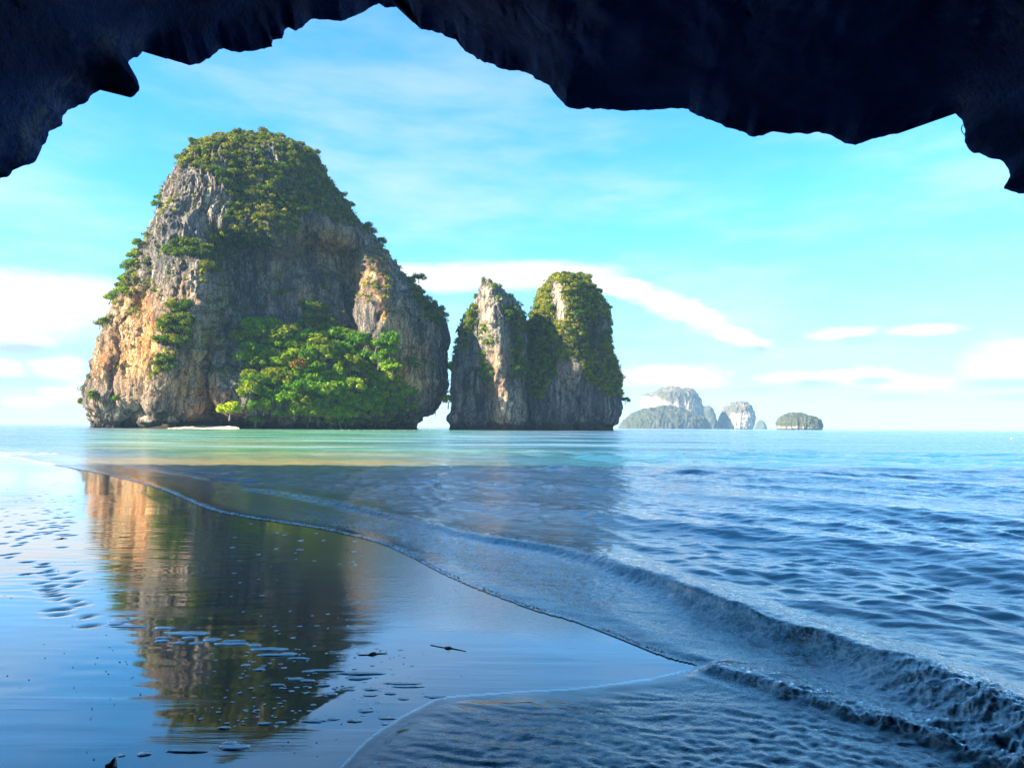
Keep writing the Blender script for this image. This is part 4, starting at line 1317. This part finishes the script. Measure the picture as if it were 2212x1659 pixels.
def put_all(island, poly, mind, nmax, seed, kind, kit, size, label, cat, group, lift=0.15, push=0.3, **kw):
    for p, nn, q in scatter(island, poly, mind, nmax, seed, kw.get('exclude')):
        s = PR.uniform(*size)
        pos_ = p + nn * s * push + np.array([0, 0, s * lift])
        lab = label(q) if callable(label) else label
        plant(kind, kit, pos_, s, lab, cat, group, kw.get('squash', 1.0))


put_all(big, V_FOREST, 17, 135, 1, 'tree', TREES, (4.6, 7.4), lambda q: 'leafy green tree in the ' + ('upper edge' if q[1] < 765 else 'shaded right end' if q[0] > 780 else 'left side' if q[0] < 610 else 'sunlit middle') + ' of the forest patch under the big cliff', 'tree', 'trees of the forest patch', lift=0.15, push=0.45)
put_all(big, [(545, 880), (640, 886), (740, 890), (880, 880), (892, 905), (740, 914), (640, 908), (560, 900)], 20, 22, 21, 'tree', TREES, (3.0, 4.6), 'low leafy tree along the bottom edge of the forest patch, just above the sea', 'tree', 'low trees at the forest edge', lift=0.0, push=0.8)
put_all(big, V_TOP, 14, 160, 2, 'shrub', SHRUBS, (1.9, 4.0), lambda q: 'olive green shrub on the ' + ('very top' if q[1] < 340 else 'right slope' if q[0] > 680 else 'left shoulder' if q[0] < 520 else 'middle') + ' of the wooded crown of the big stack', 'shrub', 'shrubs on the crown of the big stack')
put_all(big, V_LEDGE, 13, 18, 3, 'shrub', SHRUBS, (3.0, 4.6), 'green shrub along the ledge halfway up the left part of the big stack', 'shrub', 'shrubs on the upper ledge')
put_all(big, V_MID, 13, 16, 4, 'shrub', SHRUBS, (3.0, 4.4), 'green shrub in the hollow of the sunlit face of the big stack', 'shrub', 'shrubs in the hollow')
put_all(big, V_MID2, 13, 6, 5, 'shrub', SHRUBS, (2.6, 3.8), 'yellowish shrub on the slanting ledge under the hollow of the big stack', 'shrub', 'shrubs on the slanting ledge')
put_all(big, V_LEFT, 12, 40, 6, 'shrub', TREES, (2.8, 4.6), lambda q: 'bright green shrub clinging to the ' + ('upper' if q[1] < 500 else 'lower') + ' left flank of the big stack', 'shrub', 'shrubs on the left flank')
put_all(big, V_LEFT2, 12, 4, 7, 'shrub', SHRUBS, (2.6, 3.6), 'small shrub low on the left flank below the big bushes', 'shrub', 'low shrubs on the left flank')
put_all(big, V_DARK, 14, 12, 8, 'shrub', SHRUBS, (3.5, 5.0), 'dark shrub on the shaded wall just above the forest patch', 'shrub', 'shaded shrubs above the forest')
put_all(big, V_RIGHT, 14, 14, 9, 'shrub', SHRUBS, (3.2, 4.8), 'dark shrub on the right shoulder of the big stack', 'shrub', 'shrubs on the right shoulder')
put_all(big, V_RWALL, 12, 6, 10, 'shrub', SHRUBS, (2.4, 3.4), 'small shrub on the right wall above the natural arch', 'shrub', 'shrubs above the arch')
put_all(big, V_BASEL, 13, 4, 11, 'shrub', SHRUBS, (3.0, 4.2), 'shrub overhanging the sea at the lower left corner of the big stack', 'shrub', 'shrubs at the lower left corner')
put_all(pin, [(1088, 660), (1128, 690), (1136, 820), (1112, 815), (1100, 740)], 13, 16, 12, 'shrub', SHRUBS, (2.4, 4.0), 'green shrub down the right side of the slim pinnacle', 'shrub', 'shrubs on the pinnacle right side')
put_all(pin, [(988, 720), (1020, 670), (1034, 640), (1030, 690), (1000, 770), (984, 800)], 13, 12, 13, 'shrub', SHRUBS, (2.4, 4.0), 'dark shrub on the shaded left side of the slim pinnacle', 'shrub', 'shrubs on the pinnacle left side')
put_all(pin, [(1040, 700), (1058, 700), (1064, 825), (1046, 820)], 16, 6, 14, 'shrub', SHRUBS, (2.0, 3.2), 'small yellowish shrub on the sunlit rib of the slim pinnacle', 'shrub', 'shrubs on the sunlit rib')
put_all(rid, V_RIGHTI, 14, 76, 15, 'shrub', SHRUBS, (2.0, 4.0), lambda q: 'green shrub ' + ('on the domed top' if q[1] < 650 else 'on the left face' if q[0] < 1220 else 'on the right flank') + ' of the tall stack behind the pinnacle', 'shrub', 'shrubs on the tall right stack', exclude=BARE)


def single(island, px_, py_, kind, kit, size, label, cat, push=0.5, lift=0.3, squash=1.0):
    o, P, N, px, py, front = island
    d = (px - px_) ** 2 + (py - py_) ** 2 + (~front) * 1e9
    i, j = np.unravel_index(np.argmin(d), d.shape)
    p = P[i, j] + N[i, j] * size * push + np.array([0, 0, size * lift])
    return plant(kind, kit, p, size, label, cat, None, squash)


plant('tree', YELLOW, at_depth(495, 884, base_depth(big, 495, 22) - 4), 7.0, 'bright yellow-green tree standing alone behind the little beach', 'tree')
single(big, 610, 806, 'tree', RUST, 5.2, 'rusty orange tree amid the green forest patch', 'tree', push=2.0)
single(pin, 970, 868, 'tree', YELLOW, 4.8, 'yellow bush leaning out beside the natural arch', 'shrub', push=0.3, squash=1.3)
single(pin, 980, 800, 'tree', TREES, 4.6, 'bright green bush in the gap left of the slim pinnacle', 'shrub', push=0.2, squash=1.2)
single(pin, 1117, 762, 'tree', RUST, 2.6, 'small orange bush on the right side of the slim pinnacle', 'shrub', push=0.6)
single(rid, 1348, 868, 'tree', TREES, 4.2, 'lone small tree sticking out of the right edge of the tall stack', 'tree', push=0.5)
single(rid, 1164, 862, 'shrub', TREES, 3.4, 'isolated leafy shrub low on the shaded wall right of the pinnacle', 'shrub', push=0.5)
single(big, 906, 612, 'tree', SHRUBS, 4.6, 'dark round tree standing out against the cloud on the right shoulder', 'tree', push=0.8)
single(big, 255, 866, 'shrub', SHRUBS, 3.0, 'yellowish shrub above the pale undercut at the left foot', 'shrub')
single(big, 896, 890, 'shrub', YELLOW, 2.2, 'small yellowish shrub on the stubby rock under the arch', 'shrub', push=0.2)
single(big, 650, 548, 'shrub', TREES, 2.4, 'lone bright shrub on the shaded grey wall of the big stack', 'shrub')


# low scrub between the shrubs: nobody could count it
def scrub(island, polys, count, size, seed, label_seed, exclude=None):
    o, P, N, px, py, front = island
    g_ = np.random.default_rng(seed)
    ok = np.zeros(px.shape, bool)
    for poly in polys:
        ok |= front & (poly_sd(pxy(px, py), poly) < 4)
    ok |= front & (N[..., 2] > 0.62) & (P[..., 2] > 25)
    ok |= ~front & (fbm(P * 0.05, 2, 5) > 0.0) & (P[..., 2] > 12)
    ok &= fbm(P * 0.055, 3, 77) > -0.26
    if exclude is not None:
        ok &= poly_sd(pxy(px, py), exclude) > 0
    # even out the sampling by surface area
    idx = np.argwhere(ok)
    dv = np.linalg.norm(np.gradient(P, axis=0), axis=2) * np.linalg.norm(np.roll(P, -1, 1) - P, axis=2)
    wgt = dv[idx[:, 0], idx[:, 1]] * np.where(front[idx[:, 0], idx[:, 1]], 1.0, 0.25); wgt = wgt / wgt.sum()
    pick = idx[g_.choice(len(idx), count, p=wgt)]
    V_, sh = [], []
    for i, j in pick:
        k = int(g_.integers(14, 26))
        s_ = g_.uniform(*size)
        d = g_.normal(size=(k, 3)); d /= np.linalg.norm(d, axis=1)[:, None]
        p = P[i, j] + N[i, j] * s_ * 0.4 + d * g_.uniform(0.3, 1, (k, 1)) * s_ * np.array([1, 1, 0.7])
        n_ = d + np.array([0, 0, 0.4]) + N[i, j] * 0.4 + g_.normal(0, 0.4, (k, 3)); n_ /= np.linalg.norm(n_, axis=1)[:, None]
        t_ = np.cross(n_, g_.normal(size=(k, 3))); t_ /= np.linalg.norm(t_, axis=1)[:, None]
        b_ = np.cross(n_, t_)
        L_ = s_ * 0.34 * g_.uniform(0.6, 1.3, (k, 1))
        V_.append(np.stack([p - t_ * L_, p - b_ * L_ * 0.6, p + t_ * L_, p + b_ * L_ * 0.6], 1).reshape(-1, 3))
        sh.append(np.full(k * 4, g_.uniform(0, 1)))
    V_ = np.concatenate(V_)
    me_ = raw_mesh('scrub', V_, np.arange(len(V_)).reshape(-1, 4), smooth=False, attrs={'shade': np.concatenate(sh)})
    tag(link('scrub', me_, M_SHRUB), label_seed, None, None, 'stuff')


scrub(big, [V_TOP, V_LEDGE, V_MID, V_MID2, V_LEFT, V_FOREST, V_RIGHT], 3400, (1.1, 2.4), 31, 'low scrub growing between the shrubs of the big stack')
scrub(pin, [[(1088, 660), (1128, 690), (1136, 820), (1112, 815), (1100, 740)], [(985, 710), (1030, 655), (1030, 690), (1000, 770), (980, 800)], [(1040, 700), (1058, 700), (1064, 825), (1046, 820)]], 420, (1.2, 2.2), 32, 'low scrub on the slim pinnacle')
scrub(rid, [V_RIGHTI], 2300, (1.2, 2.5), 33, 'low scrub over the tall right hand stack', BARE)

# ------------------------------------------------------------------ foam, debris and small things on the sand
FG = np.random.default_rng(9)


def foam_blob(cx, cy_, wpx, hpx, seed):
    """flat mound of sea foam: footprint from its size on the sand, 1-2 cm high, lumpy rim"""
    c = ground(cx, cy_)
    dpt = c[1]
    W_ = 1.2 * wpx / 2 * dpt / F
    Lh = max(hpx / 2 * dpt * dpt / (F * EYE), W_ * 0.18)
    Hh = min(0.007, 0.14 * W_, 0.25 * Lh)
    nn_, mm = 7, 26
    th = np.linspace(0, 2 * math.pi, mm, endpoint=False)
    rim = 1 + 0.45 * fbm(np.column_stack([np.cos(th) * 1.5 + seed * 5.1, np.sin(th) * 1.5, 0 * th]), 3, seed)
    rr = np.linspace(0, 1, nn_)[:, None]
    X_ = rr * np.cos(th) * rim * W_; Y_ = rr * np.sin(th) * rim * Lh
    Zh = Hh * np.sqrt(np.clip(1 - rr ** 3, 0, 1)) * (1 + 0.35 * pnoise(np.stack([X_ * 60, Y_ * 60, 0 * X_ + seed], -1), seed)) - 0.0015
    return np.stack([X_, Y_, Zh], -1).reshape(-1, 3), grid_faces(nn_, mm, True), c


SPECIAL = {0: 'zigzag white foam streak lying on the reflection of the cliff, left of the foam row', 1: 'long flat white foam streak leading right from the zigzag streak', 33: 'large comma shaped foam blob near the bottom edge of the wet sand',
           34: 'long thin foam strip left of the comma shaped blob', 35: 'small round foam blob left of the long thin strip', 36: 'tiny foam blob farthest left in the bottom row of foam', 29: 'largest foam blob of the row below the reflection'}
BLOBS = [(258, 1340, 36, 12), (280, 1353, 70, 5), (355, 1356, 36, 7), (405, 1367, 78, 9), (352, 1377, 24, 6), (350, 1384, 26, 6), (387, 1388, 20, 6), (410, 1377, 26, 6), (425, 1388, 22, 7), (457, 1381, 28, 9), (500, 1390, 66, 7), (505, 1384, 40, 5),
         (552, 1393, 22, 7), (580, 1402, 70, 8), (590, 1414, 60, 6), (622, 1412, 32, 8), (645, 1422, 40, 5), (665, 1470, 26, 6), (700, 1479, 24, 6), (715, 1499, 26, 7), (755, 1489, 24, 6), (800, 1489, 28, 6), (775, 1464, 44, 9), (845, 1498, 24, 6),
         (872, 1509, 22, 6), (800, 1502, 26, 5), (880, 1483, 60, 5), (790, 1535, 30, 8), (835, 1551, 36, 7), (677, 1557, 50, 9), (720, 1553, 24, 6), (765, 1557, 30, 8), (570, 1562, 22, 6), (508, 1612, 56, 13), (405, 1621, 76, 7), (312, 1627, 24, 9), (263, 1630, 12, 6),
         (607, 1560, 20, 6), (485, 1571, 22, 6), (832, 1563, 18, 6), (700, 1448, 70, 4), (780, 1454, 90, 4), (870, 1476, 70, 4), (940, 1505, 40, 6), (665, 1450, 22, 5), (640, 1466, 30, 6), (600, 1479, 24, 5), (560, 1446, 22, 5), (530, 1436, 18, 5)]
for k, (x, y, wd, hg) in enumerate(BLOBS):
    v, f, c = foam_blob(x, y, wd, hg, k + 1)
    if k == 33:
        v2, f2, c2 = foam_blob(497, 1605, 26, 8, 91)
        v, f = join([(v, f), (v2 + (c2 - c) * [1, 1, 0] + [0, 0, 0.002], f2)])
    if k == 0:
        v2, f2, c2 = foam_blob(250, 1347, 30, 6, 92)
        v, f = join([(v, f), (v2 + (c2 - c) * [1, 1, 0], f2)])
    o = link('foam_patch', raw_mesh('foam_patch', v, f), M_FOAM, None, (c[0], c[1], 0.001))
    if k in SPECIAL:
        tag(o, SPECIAL[k], 'foam patch')
    else:
        where = ('in the row across the cliff reflection' if y < 1428 and x < 680 else 'in the band right of the dark reflection' if y < 1530 else 'near the rippled water in front')
        tag(o, 'small white foam blob on wet sand, ' + where, 'foam patch', 'foam blobs ' + where)

# scattered specks of foam and the foam bead along the swash edge: one mass each
parts = []
for k in range(230):
    x, y = (FG.uniform(500, 800), FG.uniform(1130, 1420)) if k % 3 == 0 else (FG.uniform(420, 900), FG.uniform(1400, 1570))
    if poly_sd(np.array([[*ground(x, y)[:2]]]), SEA_POLY)[0] < 0.15:
        continue
    v, f, c = foam_blob(x, y, FG.uniform(3, 11), FG.uniform(1.5, 3.5), 200 + k % 20)
    parts.append((v * [1, 1, 0.6] + [c[0], c[1], 0.001], f))
v, f = join(parts)
tag(link('foam_specks', raw_mesh('foam_specks', v, f), M_FOAM), 'scattered specks of foam on the wet sand', None, None, 'stuff')

parts = []
grit = [lumpy(1, 1, 0.7, 140 + k, 5, 7, 0.5, 1.7) for k in range(6)]
for k in range(220):
    x, y = (FG.uniform(0, 420), FG.uniform(1040, 1560)) if k % 2 else (FG.uniform(150, 1000), FG.uniform(1250, 1650))
    q = ground(x, y)
    if poly_sd(np.array([[*q[:2]]]), SEA_POLY)[0] < 0.1:
        continue
    r_ = FG.uniform(0.0015, 0.005) * (0.6 + 0.07 * q[1])
    v, f = grit[FG.integers(6)]
    parts.append((v * [r_ * FG.uniform(1, 1.8), r_, r_ * 0.7] + [q[0], q[1], 0.001], f))
v, f = join(parts)
tag(link('shell_grit', raw_mesh('shell_grit', v, f), M_DEBRIS), 'dark grit and shell bits scattered over the wet sand', None, None, 'stuff')

parts = []
edge_line = resample(SHORE[3:27], 900)
seglen = np.linalg.norm(np.diff(edge_line, axis=0), axis=1)
cum = np.r_[0, np.cumsum(seglen)]
s_at = 0.0
lib = [lumpy(1, 1, 1, 40 + k, 6, 9, 0.35, 1.5) for k in range(8)]
while s_at < cum[-1]:
    q = np.array([np.interp(s_at, cum, edge_line[:, 0]), np.interp(s_at, cum, edge_line[:, 1])])
    dist = q[1]
    if dist < 22:
        base_r = 0.0035 + 0.00035 * max(0, 12 - abs(dist - 7)) * 0.6
        gap = fbm(np.array([[s_at * 0.9, 3.3, 1.1]]), 2, 15)[0]
        if gap > -0.05:
            for _ in range(2):
                r_ = base_r * FG.uniform(0.5, 1.35)
                v, f = lib[FG.integers(8)]
                parts.append((v * [r_ * 1.5, r_ * 1.5, r_ * 0.5] + [q[0] + FG.normal(0.012, 0.012), q[1] + FG.normal(0.012, 0.012), 0.010 + r_ * 0.2], f))
    s_at += 0.016 + 0.0024 * dist
v, f = join(parts)
tag(link('swash_foam', raw_mesh('swash_foam', v, f), M_FOAM), 'foam bead along the edge of the swash', None, None, 'stuff')


def twig(px, py, length, ang, label, knot=True):
    c = ground(px, py)
    L_ = length * c[1] / F
    root = empty('driftwood_scrap', (c[0], c[1], 0.001))
    tag(root, label, 'driftwood')
    k = 9
    t_ = np.linspace(-0.5, 0.5, k)
    path = np.column_stack([t_ * L_ * math.cos(ang), t_ * L_ * math.sin(ang) + 0.006 * np.sin(t_ * 7), 0.0008 + 0.0006 * np.sin(t_ * 9)])
    v, f = tube(path, 0.0035 * (1.2 - np.abs(t_)), 6)
    link('stem', raw_mesh('stem', v, f), M_DEBRIS, root)
    if knot:
        v, f = lumpy(0.026, 0.035, 0.009, int(px), 10, 14, 0.9, 2.6)
        link('clump', raw_mesh('clump', v, f), M_DEBRIS, root)


twig(806, 1413, 60, 0.2, 'dark seaweed scrap with a twig on the bright wet sand')
twig(968, 1400, 90, -0.5, 'thin dark twig lying right of the seaweed scrap')
twig(268, 1160, 24, 0.0, 'small dark scrap at the edge of the reflected orange cliff', False)
twig(134, 1163, 20, 0.3, 'dark lump of weed among the footprints on the bright sand')

c = ground(236, 1659)
root = empty('shell', (c[0], c[1] + 0.03, 0.0))
tag(root, 'small pale pointed shell standing on the sand at the bottom edge', 'shell')
v, f = tube([(0, 0, -0.004), (0.002, 0, 0.012), (0.006, 0, 0.026), (0.010, 0.001, 0.038)], [0.019, 0.017, 0.010, 0.002], 14)
v[:, :2] *= 1 + 0.08 * np.sin(v[:, 2:3] * 900)
link('whorl', raw_mesh('whorl', v, f), M_SHELL, root)
v, f = lumpy(0.018, 0.010, 0.008, 3, 10, 14, 0.2)
link('aperture', raw_mesh('aperture', v + [-0.016, -0.006, 0.004], f), M_SHELL, root)

# hanging root under the hood at the right
vine = at_depth([2086, 2079, 2077, 2080, 2086, 2083], [266, 272, 280, 288, 293, 295], [7.2] * 6)
v, f = tube(resample(vine, 24), np.full(24, 0.0045), 5)
o = link('hanging_root', raw_mesh('hanging_root', v - vine[0], f), M_DEBRIS, None, vine[0])
tag(o, 'thin curved root hanging in the notch of the cave roof at right', 'root')

# swimming-area floats strung in front of the arch, and the lone buoy
for k in range(14):
    px_ = 700 + k * 17.5 + (k * 7 % 5)
    c = at_depth(px_, 928, 300); c[2] = 0.1
    root = empty('buoy', c)
    tag(root, 'small white float in the line strung in front of the forest patch and arch', 'buoy', 'white floats of the swimming line')
    v, f = lumpy(0.15, 0.15, 0.14, 2, 8, 12, 0.05)
    link('float', raw_mesh('float', v, f), M_FLOAT, root)
    v, f = tube([(0, 0, 0.17), (0, 0, 0.26)], [0.04, 0.03], 6)
    link('eyelet', raw_mesh('eyelet', v, f), M_FLOAT, root)
c = ground(2185, 948); 
root = empty('buoy', (c[0], c[1], 0.05))
tag(root, 'lone orange buoy floating on the open sea at far right', 'buoy')
v, f = lumpy(0.16, 0.16, 0.15, 2, 8, 12, 0.05)
link('float', raw_mesh('float', v, f), M_ORANGE, root)
v, f = tube([(0, 0, 0.12), (0, 0, 0.30)], [0.03, 0.02], 6)
link('mast', raw_mesh('mast', v, f), M_ORANGE, root)

# ------------------------------------------------------------------ haze
hx, hy0, hy1, hz0, hz1 = 23000.0, -90.0, 7000.0, -4.5, 260.0
v = np.array([(x, y, z) for x in (-hx, hx) for y in (hy0, hy1) for z in (hz0, hz1)])
f = np.array([(0, 1, 3, 2), (4, 6, 7, 5), (0, 4, 5, 1), (2, 3, 7, 6), (0, 2, 6, 4), (1, 5, 7, 3)])
m, n = new_mat('sea_haze')
vol = n.node('ShaderNodeVolumePrincipled')
vol.inputs['Color'].default_value = (0.38, 0.68, 1.0, 1)
vol.inputs['Density'].default_value = 0.00008
vol.inputs['Anisotropy'].default_value = 0.0
n.out(None, vol.outputs[0])
tag(link('haze', raw_mesh('haze', v, f, smooth=False), m), kind='stuff')
